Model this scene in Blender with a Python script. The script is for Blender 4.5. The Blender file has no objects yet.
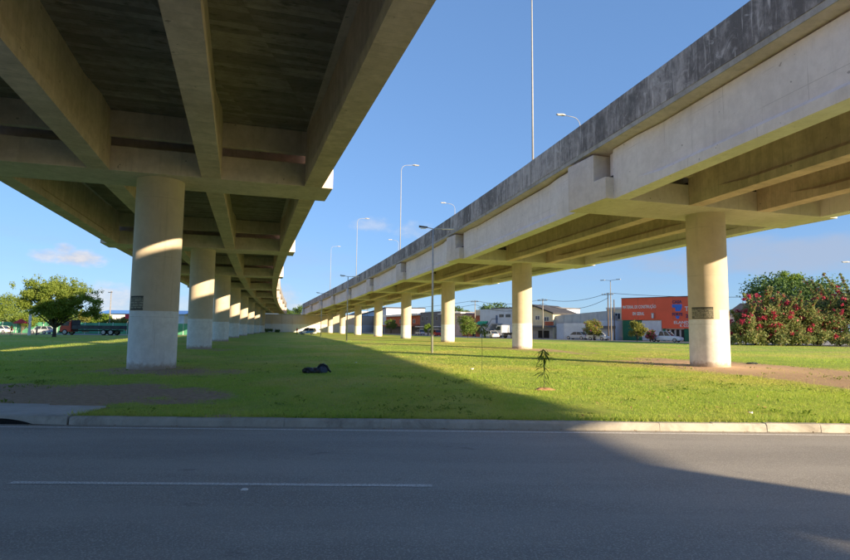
import bpy, bmesh, math, random
import numpy as np
from mathutils import Vector, Matrix

rng = np.random.default_rng(7)
random.seed(7)
R_ = math.radians
scene = bpy.context.scene
C = scene.collection

# ------------------------------------------------------------------ camera
CAM_H, FPX, PITCH, ROLL = 1.724, 559.2, 0.08746, 0.01028
cam_data = bpy.data.cameras.new('camera')
cam = bpy.data.objects.new('camera', cam_data)
C.objects.link(cam)
cam_data.sensor_fit = 'HORIZONTAL'
cam_data.sensor_width = 36.0
cam_data.lens = 36.0 * FPX / 850.0
cam_data.clip_start = 0.1
cam_data.clip_end = 6000
cam.matrix_world = (Matrix.Translation((0, 0, CAM_H)) @ Matrix.Rotation(math.pi / 2 + PITCH, 4, 'X')
                    @ Matrix.Rotation(ROLL, 4, 'Z'))
scene.camera = cam

# ------------------------------------------------------------------ light
SUN_H = Vector((0.797, -0.604)).normalized()
SUN_EL = R_(13.5)
SUN_AZ = math.atan2(SUN_H.x, SUN_H.y)
to_sun = Vector((SUN_H.x * math.cos(SUN_EL), SUN_H.y * math.cos(SUN_EL), math.sin(SUN_EL)))
sd = bpy.data.lights.new('sun', 'SUN')
sun = bpy.data.objects.new('sun', sd)
C.objects.link(sun)
sd.energy = 3.7
sd.angle = R_(0.55)
sd.color = (1.0, 0.79, 0.52)
sun.rotation_euler = (-to_sun).to_track_quat('-Z', 'Y').to_euler()
sun.location = (60, -40, 40)

SKY_STRENGTH = 0.130
world = bpy.data.worlds.new('World')
scene.world = world
world.use_nodes = True


class NT:
    """small helper to write node graphs"""
    def __init__(self, tree):
        self.t = tree
        self.n = tree.nodes
        self.l = tree.links

    def node(self, typ, **kw):
        nd = self.n.new(typ)
        for k, v in kw.items():
            setattr(nd, k, v)
        return nd

    def put(self, sock, v):
        if v is None:
            return
        if isinstance(v, bpy.types.NodeSocket):
            self.l.new(v, sock)
        else:
            sock.default_value = v

    def math(self, op, a, b=None, c=None, clamp=False):
        nd = self.node('ShaderNodeMath', operation=op, use_clamp=clamp)
        for i, v in enumerate((a, b, c)):
            if v is not None:
                self.put(nd.inputs[i], v)
        return nd.outputs[0]

    def vmath(self, op, a, b=None):
        nd = self.node('ShaderNodeVectorMath', operation=op)
        self.put(nd.inputs[0], a)
        if b is not None:
            self.put(nd.inputs[1], b)
        return nd.outputs[0]

    def noise(self, vec, scale, detail=4, rough=0.6, dist=0.0):
        nd = self.node('ShaderNodeTexNoise')
        self.put(nd.inputs['Vector'], vec)
        nd.inputs['Scale'].default_value = scale
        nd.inputs['Detail'].default_value = detail
        nd.inputs['Roughness'].default_value = rough
        nd.inputs['Distortion'].default_value = dist
        return nd.outputs['Fac']

    def ramp(self, fac, lo, hi, a=0.0, b=1.0):
        nd = self.node('ShaderNodeMapRange', interpolation_type='SMOOTHSTEP')
        self.put(nd.inputs[0], fac)
        nd.inputs[1].default_value = lo
        nd.inputs[2].default_value = hi
        nd.inputs[3].default_value = a
        nd.inputs[4].default_value = b
        return nd.outputs[0]

    def mix(self, fac, a, b, blend='MIX'):
        nd = self.node('ShaderNodeMix', data_type='RGBA', blend_type=blend)
        self.put(nd.inputs[0], fac)
        for s, v in ((nd.inputs[6], a), (nd.inputs[7], b)):
            if not isinstance(v, bpy.types.NodeSocket):
                v = tuple(v) + (1,) if len(v) == 3 else v
            self.put(s, v)
        return nd.outputs[2]

    def sep(self, vec):
        nd = self.node('ShaderNodeSeparateXYZ')
        self.put(nd.inputs[0], vec)
        return nd.outputs

    def comb(self, x, y, z):
        nd = self.node('ShaderNodeCombineXYZ')
        for i, v in enumerate((x, y, z)):
            self.put(nd.inputs[i], v)
        return nd.outputs[0]


def build_world():
    w = NT(world.node_tree)
    w.n.clear()
    out = w.node('ShaderNodeOutputWorld')
    bg = w.node('ShaderNodeBackground')
    sky = w.node('ShaderNodeTexSky', sky_type='NISHITA')
    sky.sun_disc = False
    sky.sun_elevation = SUN_EL
    sky.sun_rotation = SUN_AZ
    sky.altitude = 0
    sky.air_density = 1.0
    sky.dust_density = 0.0
    sky.ozone_density = 4.0
    tc = w.node('ShaderNodeTexCoord')
    d = w.vmath('NORMALIZE', tc.outputs['Generated'])
    x, y, z = w.sep(d)
    az = w.math('MULTIPLY', w.math('ARCTAN2', x, y), 180 / math.pi)
    el = w.math('MULTIPLY', w.math('ARCSINE', z), 180 / math.pi)
    cov = None
    q = w.comb(az, w.math('MULTIPLY', el, 2.0), 0.0)
    n1 = w.noise(q, 0.42, 6, 0.62)
    n2 = w.noise(q, 0.16, 5, 0.6)
    # (azimuth, elevation, half width, half height, strength)
    for a, e, wa, we, s in ((-32.0, 5.85, 2.6, 0.95, 1.25), (-34.3, 5.9, 1.6, 0.8, 0.9), (-33.0, 6.6, 1.1, 0.6, 1.1),
                            (-5.6, 10.5, 2.6, 1.0, 0.42), (-1.0, 10.0, 2.4, 1.1, 0.40),
                            (-14.8, 2.8, 2.9, 1.9, 0.75), (-12.6, 1.6, 2.0, 1.2, 0.7),
                            (-29.0, 2.3, 5.0, 1.8, 0.8), (-22.0, 2.2, 5.0, 1.5, 0.5)):
        dx = w.math('DIVIDE', w.math('SUBTRACT', az, a), wa)
        dy = w.math('DIVIDE', w.math('SUBTRACT', el, e), we)
        r2 = w.math('ADD', w.math('MULTIPLY', dx, dx), w.math('MULTIPLY', dy, dy))
        v = w.math('SUBTRACT', w.math('ADD', w.math('MULTIPLY', n1, 2.2), -0.12), r2)
        m = w.math('MULTIPLY', w.ramp(v, 0.0, 1.1), s * 0.85)
        cov = m if cov is None else w.math('MAXIMUM', cov, m)
    # thin veils of stratus, all round the horizon, thicker in places
    st = w.noise(w.comb(w.math('MULTIPLY', az, 0.35), w.math('MULTIPLY', el, 2.2), 3.0), 0.16, 5, 0.55)
    band = w.math('MULTIPLY', w.ramp(el, 2.5, 5.5), w.ramp(el, 9.5, 6.8))
    veil = w.math('MULTIPLY', w.math('MULTIPLY', band, w.ramp(st, 0.40, 0.62)), 0.55)
    # right-hand veil
    dx = w.math('DIVIDE', w.math('SUBTRACT', az, 33.0), 17.0)
    dy = w.math('DIVIDE', w.math('SUBTRACT', el, 6.6), 2.3)
    r2 = w.math('ADD', w.math('MULTIPLY', dx, dx), w.math('MULTIPLY', dy, dy))
    v = w.math('SUBTRACT', w.math('ADD', w.math('MULTIPLY', n2, 2.0), -0.2), r2)
    veil2 = w.math('MULTIPLY', w.ramp(v, -0.1, 0.9), 0.8)
    veil = w.math('MAXIMUM', w.math('MULTIPLY', veil, 0.35), veil2)
    gm = w.node('ShaderNodeGamma')
    w.l.new(sky.outputs[0], gm.inputs[0])
    gm.inputs[1].default_value = 0.50
    skyc = w.mix(1.0, gm.outputs[0], (0.505, 0.69, 0.985), 'MULTIPLY')
    col = w.mix(veil, skyc, (1.0, 1.2, 1.58))
    shade = w.ramp(n1, 0.3, 0.7)
    ccol = w.mix(shade, (1.25, 1.42, 1.75), (1.95, 1.9, 1.95))
    col = w.mix(cov, col, ccol)
    w.l.new(col, bg.inputs[0])
    bg.inputs[1].default_value = SKY_STRENGTH
    w.l.new(bg.outputs[0], out.inputs[0])


build_world()
scene.render.engine = 'CYCLES'
scene.cycles.use_denoising = True
scene.cycles.max_bounces = 8
scene.cycles.diffuse_bounces = 6
vs = scene.view_settings
vs.view_transform = 'Standard'
vs.look = 'None'
vs.gamma = 1.0
vs.use_curve_mapping = False
vs.exposure = 1.75


# ------------------------------------------------------------------ pixel helpers (direction of a photo pixel)
def ray(px, py):
    dx, dy = px - 425.0, 280.0 - py
    cr, sr = math.cos(ROLL), math.sin(ROLL)
    u, v = (dx * cr - dy * sr) / FPX, (dx * sr + dy * cr) / FPX
    c, s = math.cos(PITCH), math.sin(PITCH)
    return Vector((u, c - v * s, s + v * c))


def gnd(px, py, z=0.0):
    d = ray(px, py)
    t = (z - CAM_H) / d.z
    return Vector((t * d.x, t * d.y, z))


def hgt(px, py, X, Y):
    """height of the thing seen at a pixel when it stands at ground point X, Y"""
    d = ray(px, py)
    return CAM_H + d.z / d.y * Y


# ------------------------------------------------------------------ object helpers
def tag(o, label=None, cat=None, group=None, kind=None):
    if label: o['label'] = label
    if cat: o['category'] = cat
    if group: o['group'] = group
    if kind: o['kind'] = kind
    return o


def empty(name, loc=(0, 0, 0), rz=0.0, label=None, cat=None, group=None):
    o = bpy.data.objects.new(name, None)
    C.objects.link(o)
    o.location = loc
    o.rotation_euler = (0, 0, rz)
    o.empty_display_size = 0.2
    return tag(o, label, cat, group)


def link(name, me, parent=None, mat=None):
    if mat is not None and not me.materials:
        me.materials.append(mat)
    o = bpy.data.objects.new(name, me)
    C.objects.link(o)
    o.parent = parent
    return o


def copy_tree(o, parent=None):
    c = o.copy()
    C.objects.link(c)
    c.parent = parent
    for ch in o.children:
        copy_tree(ch, c)
    return c


class MB:
    def __init__(self):
        self.v, self.f = [], []

    def add(self, vs_, fs):
        b = len(self.v)
        self.v += [tuple(p) for p in vs_]
        self.f += [tuple(i + b for i in f) for f in fs]
        return self

    def box(self, x0, x1, y0, y1, z0, z1):
        return self.add([(x0, y0, z0), (x1, y0, z0), (x1, y1, z0), (x0, y1, z0),
                         (x0, y0, z1), (x1, y0, z1), (x1, y1, z1), (x0, y1, z1)],
                        [(0, 3, 2, 1), (4, 5, 6, 7), (0, 1, 5, 4), (1, 2, 6, 5), (2, 3, 7, 6), (3, 0, 4, 7)])

    def loft(self, rings, cap=True):
        n = len(rings[0])
        vs_ = [p for r in rings for p in r]
        fs = []
        for k in range(len(rings) - 1):
            for i in range(n):
                j = (i + 1) % n
                fs.append((k * n + i, k * n + j, (k + 1) * n + j, (k + 1) * n + i))
        if cap:
            fs.append(tuple(reversed(range(n))))
            fs.append(tuple(range((len(rings) - 1) * n, len(rings) * n)))
        return self.add(vs_, fs)

    def tube(self, pts, radii, n=8, cap=True):
        pts = [Vector(p) for p in pts]
        if not hasattr(radii, '__len__'):
            radii = [radii] * len(pts)
        rings = []
        ref = None
        for i, p in enumerate(pts):
            d = (pts[min(i + 1, len(pts) - 1)] - pts[max(i - 1, 0)]).normalized()
            if ref is None:
                ref = Vector((1, 0, 0)) if abs(d.x) < 0.9 else Vector((0, 1, 0))
            a = (ref - d * ref.dot(d)).normalized()
            ref = a
            b = d.cross(a)
            rings.append([p + (a * math.cos(2 * math.pi * k / n) + b * math.sin(2 * math.pi * k / n)) * radii[i]
                          for k in range(n)])
        return self.loft(rings, cap)

    def mesh(self, name, smooth=False):
        me = bpy.data.meshes.new(name)
        me.from_pydata(self.v, [], self.f)
        me.validate()
        bm = bmesh.new()
        bm.from_mesh(me)
        bmesh.ops.recalc_face_normals(bm, faces=bm.faces)
        bm.to_mesh(me)
        bm.free()
        if smooth:
            me.polygons.foreach_set('use_smooth', [True] * len(me.polygons))
        return me

    def build(self, name, mat, parent=None, smooth=False, bevel=0.0):
        o = link(name, self.mesh(name, smooth), parent, mat)
        if bevel:
            m = o.modifiers.new('bevel', 'BEVEL')
            m.width = bevel
            m.segments = 2
            m.limit_method = 'ANGLE'
        return o


def np_mesh(name, verts, quads=None, tris=None):
    me = bpy.data.meshes.new(name)
    n = len(verts)
    me.vertices.add(n)
    me.vertices.foreach_set('co', np.asarray(verts, np.float32).ravel())
    idx = quads if quads is not None else tris
    k = 4 if quads is not None else 3
    m = len(idx)
    me.loops.add(m * k)
    me.loops.foreach_set('vertex_index', np.asarray(idx, np.int32).ravel())
    me.polygons.add(m)
    me.polygons.foreach_set('loop_start', np.arange(0, m * k, k, dtype=np.int32))
    me.update(calc_edges=True)
    return me


# ------------------------------------------------------------------ materials
MATS = {}


def base_mat(name, rough=0.8, spec=0.3):
    m = bpy.data.materials.new(name)
    m.use_nodes = True
    t = NT(m.node_tree)
    b = t.n['Principled BSDF']
    b.inputs['Roughness'].default_value = rough
    b.inputs['Specular IOR Level'].default_value = spec
    MATS[name] = m
    return m, t, b


def bump(t, b, height, strength=0.3, dist=0.02):
    nd = t.node('ShaderNodeBump')
    nd.inputs['Strength'].default_value = strength
    nd.inputs['Distance'].default_value = dist
    t.put(nd.inputs['Height'], height)
    t.l.new(nd.outputs[0], b.inputs['Normal'])


def plain(name, col, rough=0.6, var=0.18, scale=3.0, spec=0.3, metal=0.0):
    m, t, b = base_mat(name, rough, spec)
    pos = t.node('ShaderNodeTexCoord').outputs['Object']
    n = t.noise(pos, scale, 5, 0.65)
    c = t.mix(t.ramp(n, 0.3, 0.7), tuple(v * (1 - var) for v in col), tuple(min(1, v * (1 + var)) for v in col))
    t.l.new(c, b.inputs['Base Color'])
    b.inputs['Metallic'].default_value = metal
    return m


def glass_dark(name, col=(0.03, 0.04, 0.05)):
    m, t, b = base_mat(name, 0.12, 0.6)
    b.inputs['Base Color'].default_value = col + (1,)
    return m


def geo_pos(t):
    return t.node('ShaderNodeNewGeometry').outputs['Position']


def concrete(name, light, dark, streak=0.5, joints=0.0, board=0.0, grime=None, grime_amt=0.0):
    m, t, b = base_mat(name, 0.85, 0.25)
    P = geo_pos(t)
    x, y, z = t.sep(P)
    big = t.noise(P, 0.45, 5, 0.6)
    med = t.noise(P, 3.0, 6, 0.7)
    fine = t.noise(P, 38.0, 3, 0.6)
    sv = t.noise(t.comb(t.math('MULTIPLY', x, 2.6), t.math('MULTIPLY', y, 2.6), t.math('MULTIPLY', z, 0.22)), 1.0, 6, 0.7)
    fac = t.math('ADD', t.math('MULTIPLY', big, 0.5), t.math('MULTIPLY', med, 0.5))
    c = t.mix(t.ramp(fac, 0.34, 0.66), dark, light)
    if streak:
        c = t.mix(t.math('MULTIPLY', t.ramp(sv, 0.50, 0.74), streak), c, tuple(v * 0.55 for v in dark))
    if grime is not None:
        c = t.mix(t.math('MULTIPLY', t.ramp(t.noise(P, 0.9, 7, 0.72, 0.6), 0.48, 0.7), grime_amt), c, grime)
    hgtv = fine
    if board:
        # board-marked formwork: long thin marks running across the deck
        ysk = t.math('ADD', y, t.math('MULTIPLY', x, -0.30))       # boards lie square to the girders
        by = t.math('ADD', t.math('MULTIPLY', ysk, 3.3), t.math('MULTIPLY', t.noise(P, 0.3, 1), 0.15))
        bn = t.noise(t.comb(t.math('MULTIPLY', x, 1.5), t.math('MULTIPLY', ysk, 3.6), z), 1.0, 6, 0.72)
        wn = t.node('ShaderNodeTexWhiteNoise', noise_dimensions='2D')
        t.put(wn.inputs['Vector'], t.comb(t.math('FLOOR', by), t.math('FLOOR', t.math('MULTIPLY', x, 0.42)), 0.0))
        c = t.mix(t.math('MULTIPLY', wn.outputs[0], board * 0.8), c, tuple(v * 0.55 for v in dark))
        c = t.mix(t.math('MULTIPLY', t.ramp(bn, 0.33, 0.46, 1.0, 0.0), board * 0.75), c, tuple(v * 0.30 for v in dark))
        fr = t.math('FRACT', by)
        ln = t.math('MULTIPLY', t.math('LESS_THAN', fr, 0.09), t.ramp(t.noise(P, 2.0, 3), 0.4, 0.6))
        c = t.mix(t.math('MULTIPLY', ln, board * 0.75), c, tuple(v * 0.3 for v in dark))
        hgtv = t.math('ADD', t.math('MULTIPLY', fine, 0.4), bn)
    if joints:
        yy = t.math('ADD', t.math('MULTIPLY', y, 0.62), t.math('MULTIPLY', x, 0.08))
        vor = t.math('FRACT', yy)
        ln = t.math('MULTIPLY', t.math('LESS_THAN', vor, 0.012), t.ramp(t.noise(P, 0.7, 2), 0.42, 0.6))
        zz = t.math('FRACT', t.math('MULTIPLY', t.math('ADD', z, t.math('MULTIPLY', y, -0.006)), 0.95))
        lz = t.math('MULTIPLY', t.math('LESS_THAN', zz, 0.016), t.ramp(t.noise(P, 0.5, 2), 0.45, 0.6))
        c = t.mix(t.math('MULTIPLY', t.math('MAXIMUM', ln, lz), joints), c, tuple(v * 0.5 for v in dark))
        # bolt holes
        pt = t.noise(P, 5.5, 1, 0.4)
        c = t.mix(t.math('MULTIPLY', t.ramp(pt, 0.765, 0.785), 0.6), c, tuple(v * 0.3 for v in dark))
    t.l.new(c, b.inputs['Base Color'])
    bump(t, b, hgtv, 0.35, 0.012)
    return m


concrete('concrete_girder', (0.78, 0.755, 0.74), (0.64, 0.615, 0.60), 0.22, 0.5)
concrete('concrete_under', (0.42, 0.37, 0.29), (0.26, 0.225, 0.165), 0.25, 0.35, 0.25)
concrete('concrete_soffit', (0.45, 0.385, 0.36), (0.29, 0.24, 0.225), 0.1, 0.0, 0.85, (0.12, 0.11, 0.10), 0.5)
concrete('concrete_cap', (0.72, 0.605, 0.555), (0.55, 0.455, 0.41), 0.35, 0.2)
concrete('concrete_aged', (0.76, 0.605, 0.535), (0.54, 0.42, 0.36), 0.3, 0.4, 0.28)
concrete('concrete_cap_pale', (0.68, 0.64, 0.60), (0.54, 0.50, 0.465), 0.3, 0.25)
concrete('concrete_edge', (0.44, 0.43, 0.40), (0.28, 0.27, 0.24), 0.5)
concrete('concrete_kerb', (0.52, 0.495, 0.45), (0.35, 0.325, 0.285), 0.0, 0.0, 0.0, (0.12, 0.105, 0.085), 0.6)
concrete('concrete_apron', (0.55, 0.54, 0.52), (0.42, 0.41, 0.39), 0.0, 0.0, 0.0, (0.18, 0.16, 0.13), 0.4)


def parapet_mat():
    m, t, b = base_mat('concrete_parapet', 0.9, 0.2)
    P = geo_pos(t)
    x, y, z = t.sep(P)
    sv = t.noise(t.comb(t.math('MULTIPLY', x, 1.6), t.math('MULTIPLY', y, 1.6), t.math('MULTIPLY', z, 0.32)), 1.0, 7, 0.72)
    sv2 = t.noise(t.comb(t.math('MULTIPLY', x, 7.0), t.math('MULTIPLY', y, 7.0), t.math('MULTIPLY', z, 0.5)), 1.0, 5, 0.7)
    med = t.noise(P, 2.2, 7, 0.75, 0.5)
    oi = t.node('ShaderNodeObjectInfo').outputs['Random']
    f = t.math('ADD', t.math('MULTIPLY', sv, 0.55), t.math('MULTIPLY', med, 0.45))
    f = t.math('ADD', f, t.math('MULTIPLY', t.math('SUBTRACT', oi, 0.5), 0.16))
    c = t.mix(t.ramp(f, 0.38, 0.66), (0.14, 0.132, 0.125), (0.44, 0.415, 0.39))
    c = t.mix(t.ramp(sv2, 0.54, 0.72, 0, 0.8), c, (0.70, 0.67, 0.63))
    c = t.mix(t.ramp(t.noise(P, 1.1, 6, 0.7, 1.0), 0.56, 0.70, 0, 0.7), c, (0.58, 0.555, 0.525))
    t.l.new(c, b.inputs['Base Color'])
    bump(t, b, med, 0.4, 0.012)


parapet_mat()


def column_mat():
    m, t, b = base_mat('column_paint', 0.7, 0.25)
    P = geo_pos(t)
    x, y, z = t.sep(P)
    med = t.noise(P, 1.7, 6, 0.65)
    up = t.mix(t.ramp(med, 0.3, 0.7), (0.54, 0.455, 0.34), (0.60, 0.51, 0.385))
    wh = t.mix(t.ramp(t.noise(P, 2.6, 6, 0.7), 0.35, 0.7), (0.68, 0.67, 0.65), (0.80, 0.79, 0.77))
    edge = t.math('ADD', z, t.math('MULTIPLY', t.noise(P, 3.0, 3), 0.05))
    c = t.mix(t.math('GREATER_THAN', edge, 2.36), wh, up)
    # faint scuffs in the white coat, splashed soil at the foot, rain streaks under the cap
    sc = t.noise(t.comb(x, y, t.math('MULTIPLY', z, 1.4)), 1.4, 7, 0.75, 0.8)
    c = t.mix(t.math('MULTIPLY', t.ramp(sc, 0.55, 0.75), t.ramp(z, 2.4, 1.6, 0, 0.45)), c, (0.47, 0.43, 0.36))
    sp = t.math('ADD', z, t.math('MULTIPLY', t.noise(P, 6.0, 5), -0.55))
    c = t.mix(t.ramp(sp, 0.08, -0.22, 0, 0.75), c, (0.33, 0.22, 0.13))
    rg = t.math('LESS_THAN', t.math('FRACT', t.math('MULTIPLY', t.math('ADD', z, 0.35), 0.41)), 0.007)
    c = t.mix(t.math('MULTIPLY', rg, t.ramp(t.noise(P, 2.0, 2), 0.4, 0.6, 0.1, 0.5)), c, (0.26, 0.22, 0.17))
    sv = t.noise(t.comb(t.math('MULTIPLY', x, 4), t.math('MULTIPLY', y, 4), t.math('MULTIPLY', z, 0.25)), 1.0, 5, 0.7)
    c = t.mix(t.ramp(sv, 0.54, 0.76, 0, 0.38), c, (0.30, 0.26, 0.20))
    t.l.new(c, b.inputs['Base Color'])
    bump(t, b, t.noise(P, 14, 4), 0.12, 0.01)


column_mat()


def wall_paint():
    m, t, b = base_mat('abutment_paint', 0.8, 0.2)
    P = geo_pos(t)
    x, y, z = t.sep(P)
    up = t.mix(t.noise(P, 0.5, 5), (0.50, 0.40, 0.30), (0.62, 0.53, 0.42))
    wh = t.mix(t.noise(P, 0.7, 6, 0.7), (0.55, 0.54, 0.52), (0.74, 0.73, 0.71))
    c = t.mix(t.math('GREATER_THAN', z, 3.1), wh, up)
    sv = t.noise(t.comb(t.math('MULTIPLY', x, 1.2), y, t.math('MULTIPLY', z, 0.12)), 1.0, 5, 0.7)
    c = t.mix(t.ramp(sv, 0.52, 0.75, 0, 0.5), c, (0.28, 0.23, 0.18))
    t.l.new(c, b.inputs['Base Color'])


wall_paint()


def asphalt():
    m, t, b = base_mat('asphalt', 0.82, 0.35)
    P = geo_pos(t)
    x, y, z = t.sep(P)
    g = t.noise(P, 52.0, 3, 0.75)
    g2 = t.noise(t.vmath('ADD', P, (3.7, 1.2, 0.0)), 75.0, 2, 0.7)
    patch = t.noise(t.comb(t.math('MULTIPLY', x, 0.22), t.math('MULTIPLY', y, 0.9), 0.0), 1.0, 6, 0.65)
    med = t.noise(P, 1.6, 6, 0.7)
    c = t.mix(t.ramp(patch, 0.34, 0.66), (0.305, 0.292, 0.27), (0.385, 0.368, 0.34))
    c = t.mix(t.ramp(med, 0.56, 0.75, 0, 0.4), c, (0.27, 0.26, 0.245))
    c = t.mix(t.ramp(g, 0.50, 0.64, 0, 0.75), c, (0.60, 0.58, 0.54))
    c = t.mix(t.ramp(g2, 0.52, 0.72, 0, 0.7), c, (0.12, 0.117, 0.112))
    # grit washed to the kerb, and a darker oil track in the middle of the lane
    gr = t.math('ADD', y, t.math('MULTIPLY', t.noise(P, 1.1, 5), 0.9))
    c = t.mix(t.math('MULTIPLY', t.ramp(gr, 10.3, 11.1, 0, 0.55), 1.0), c, (0.38, 0.34, 0.28))
    tr = t.math('ABSOLUTE', t.math('SUBTRACT', t.math('ADD', y, t.math('MULTIPLY', med, 0.3)), 8.75))
    c = t.mix(t.ramp(tr, 0.9, 0.2, 0, 0.28), c, (0.25, 0.243, 0.23))
    # wheel tracks polished paler, drips of oil, old patch
    for yc, wd in ((7.75, .34), (9.55, .34), (5.7, .34)):
        tk = t.math('ABSOLUTE', t.math('SUBTRACT', t.math('ADD', y, t.math('MULTIPLY', t.noise(P, 0.3, 2), 0.5)), yc + .25))
        c = t.mix(t.ramp(tk, wd, 0.05, 0, 0.30), c, (0.40, 0.385, 0.36))
    oil = t.noise(t.comb(t.math('MULTIPLY', x, 1.1), t.math('MULTIPLY', y, 2.2), 5.0), 1.0, 4, 0.6)
    c = t.mix(t.ramp(oil, 0.66, 0.74, 0, 0.45), c, (0.13, 0.127, 0.122))
    spk = t.noise(P, 9.0, 3, 0.8)
    c = t.mix(t.ramp(spk, 0.70, 0.76, 0, 0.5), c, (0.15, 0.145, 0.14))
    # hairline texture field
    vo = t.node('ShaderNodeTexVoronoi', feature='DISTANCE_TO_EDGE')
    wp = t.vmath('ADD', P, t.comb(t.noise(P, 0.8, 3), t.noise(P, 0.9, 3), 0.0))
    t.put(vo.inputs['Vector'], wp)
    vo.inputs['Scale'].default_value = 0.23
    cr = t.math('MULTIPLY', t.math('LESS_THAN', vo.outputs[0], 0.0035), t.ramp(t.noise(P, 0.35, 2), 0.5, 0.56))
    t.l.new(c, b.inputs['Base Color'])
    bump(t, b, t.math('ADD', g, t.math('MULTIPLY', g2, 0.6)), 0.55, 0.006)


asphalt()


def paint_line():
    m, t, b = base_mat('road_paint', 0.7, 0.3)
    P = geo_pos(t)
    w = t.ramp(t.noise(P, 45, 5, 0.75), 0.40, 0.62)
    w = t.math('MAXIMUM', w, t.ramp(t.noise(P, 3.0, 4), 0.5, 0.7, 0, 0.5))
    c = t.mix(w, (0.82, 0.81, 0.79), (0.40, 0.385, 0.365))
    t.l.new(c, b.inputs['Base Color'])


paint_line()


def lawn_mat():
    m, t, b = base_mat('lawn_soil', 0.95, 0.1)
    P = geo_pos(t)
    at = t.node('ShaderNodeAttribute', attribute_name='dirt')
    far = t.node('ShaderNodeAttribute', attribute_name='dry')
    n = t.noise(P, 0.35, 6, 0.65)
    n2 = t.noise(P, 6.0, 6, 0.75)
    n3 = t.noise(P, 38.0, 4, 0.75)
    g = t.mix(t.ramp(n, 0.35, 0.65), (0.24, 0.37, 0.055), (0.35, 0.45, 0.075))
    g = t.mix(t.ramp(n2, 0.40, 0.72, 0, 0.8), g, (0.42, 0.48, 0.10))
    big = t.noise(P, 0.11, 5, 0.6, 0.5)
    g = t.mix(t.ramp(big, 0.44, 0.62, 0, 0.85), g, (0.50, 0.44, 0.13))
    g = t.mix(t.ramp(t.noise(P, 0.9, 5, 0.65, 0.8), 0.52, 0.70, 0, 0.65), g, (0.15, 0.26, 0.05))
    g = t.mix(t.ramp(n3, 0.45, 0.72, 0, 0.55), g, (0.17, 0.25, 0.05))
    d = t.mix(t.ramp(n2, 0.3, 0.7), (0.30, 0.215, 0.145), (0.46, 0.345, 0.245))
    d = t.mix(t.ramp(n3, 0.5, 0.75, 0, 0.6), d, (0.22, 0.155, 0.105))
    d = t.mix(far.outputs['Fac'], d, (0.60, 0.42, 0.27))
    f = t.math('ADD', at.outputs['Fac'], t.math('MULTIPLY', t.math('SUBTRACT', n2, 0.5), 0.9))
    c = t.mix(t.ramp(f, 0.38, 0.66), g, d)
    t.l.new(c, b.inputs['Base Color'])
    bump(t, b, t.math('ADD', n2, n3), 0.5, 0.03)


lawn_mat()


def leaf_mat(name, c1, c2, trans=0.35, c3=None):
    m, t, b = base_mat(name, 0.6, 0.3)
    ri = t.node('ShaderNodeNewGeometry').outputs['Random Per Island']
    P = geo_pos(t)
    f = t.math('ADD', t.math('MULTIPLY', ri, 0.6), t.math('MULTIPLY', t.noise(P, 0.6, 3), 0.5), clamp=True)
    c = t.mix(f, c1, c2)
    if name == 'grass_blade':
        c = t.mix(t.ramp(t.noise(P, 0.11, 5, 0.6, 0.5), 0.44, 0.62, 0, 0.75), c, (0.54, 0.49, 0.14))
        c = t.mix(t.ramp(t.noise(P, 0.9, 5, 0.65, 0.8), 0.52, 0.70, 0, 0.65), c, (0.18, 0.32, 0.05))
    if c3:
        c = t.mix(t.math('GREATER_THAN', ri, 0.86), c, c3)
    t.l.new(c, b.inputs['Base Color'])
    tr = t.node('ShaderNodeBsdfTranslucent')
    t.l.new(t.mix(0.5, c, tuple(min(1, v * 1.5) for v in c2)), tr.inputs[0])
    mx = t.node('ShaderNodeMixShader')
    mx.inputs[0].default_value = trans
    out = t.n['Material Output']
    t.l.new(b.outputs[0], mx.inputs[1])
    t.l.new(tr.outputs[0], mx.inputs[2])
    t.l.new(mx.outputs[0], out.inputs[0])
    return m


leaf_mat('grass_blade', (0.22, 0.38, 0.055), (0.42, 0.51, 0.08), 0.45, (0.55, 0.50, 0.18))
leaf_mat('leaf_acacia', (0.10, 0.17, 0.03), (0.26, 0.32, 0.055), 0.45)
leaf_mat('leaf_dark', (0.05, 0.10, 0.03), (0.12, 0.20, 0.05), 0.3)
leaf_mat('leaf_mid', (0.07, 0.13, 0.03), (0.18, 0.25, 0.05), 0.3)
leaf_mat('leaf_bright', (0.10, 0.19, 0.022), (0.19, 0.27, 0.035), 0.4)
leaf_mat('leaf_yellow', (0.12, 0.15, 0.03), (0.27, 0.27, 0.06), 0.4)
leaf_mat('leaf_bougainvillea', (0.10, 0.14, 0.045), (0.27, 0.31, 0.11), 0.35, (0.36, 0.28, 0.13))
leaf_mat('bract_red', (0.30, 0.025, 0.05), (0.52, 0.06, 0.12), 0.35)
leaf_mat('bract_pink', (0.45, 0.05, 0.14), (0.60, 0.12, 0.20), 0.35)
plain('bark', (0.15, 0.115, 0.085), 0.9, 0.35, 4)
plain('bark_dark', (0.07, 0.055, 0.045), 0.9, 0.35, 4)
plain('stem_green', (0.10, 0.13, 0.04), 0.8)
plain('galvanised', (0.42, 0.43, 0.43), 0.45, 0.12, 2, 0.5, 0.4)
plain('pole_white', (0.33, 0.34, 0.35), 0.5, 0.1, 2, 0.4)
plain('lamp_lens', (0.75, 0.75, 0.72), 0.25)
plain('lamp_dark', (0.10, 0.105, 0.11), 0.5)
plain('bearing_black', (0.015, 0.015, 0.016), 0.7)
plain('pole_concrete', (0.25, 0.235, 0.21), 0.9, 0.2, 2)
plain('pole_wood', (0.13, 0.10, 0.08), 0.9, 0.25, 2)
plain('wire', (0.05, 0.05, 0.055), 0.7)
plain('plastic_black', (0.012, 0.014, 0.020), 0.32, 0.3, 6, 0.5)
plain('soil_red', (0.40, 0.23, 0.13), 0.95, 0.3, 12)
plain('paper', (0.75, 0.74, 0.72), 0.8, 0.05)
plain('tyre', (0.02, 0.02, 0.021), 0.85)
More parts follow.
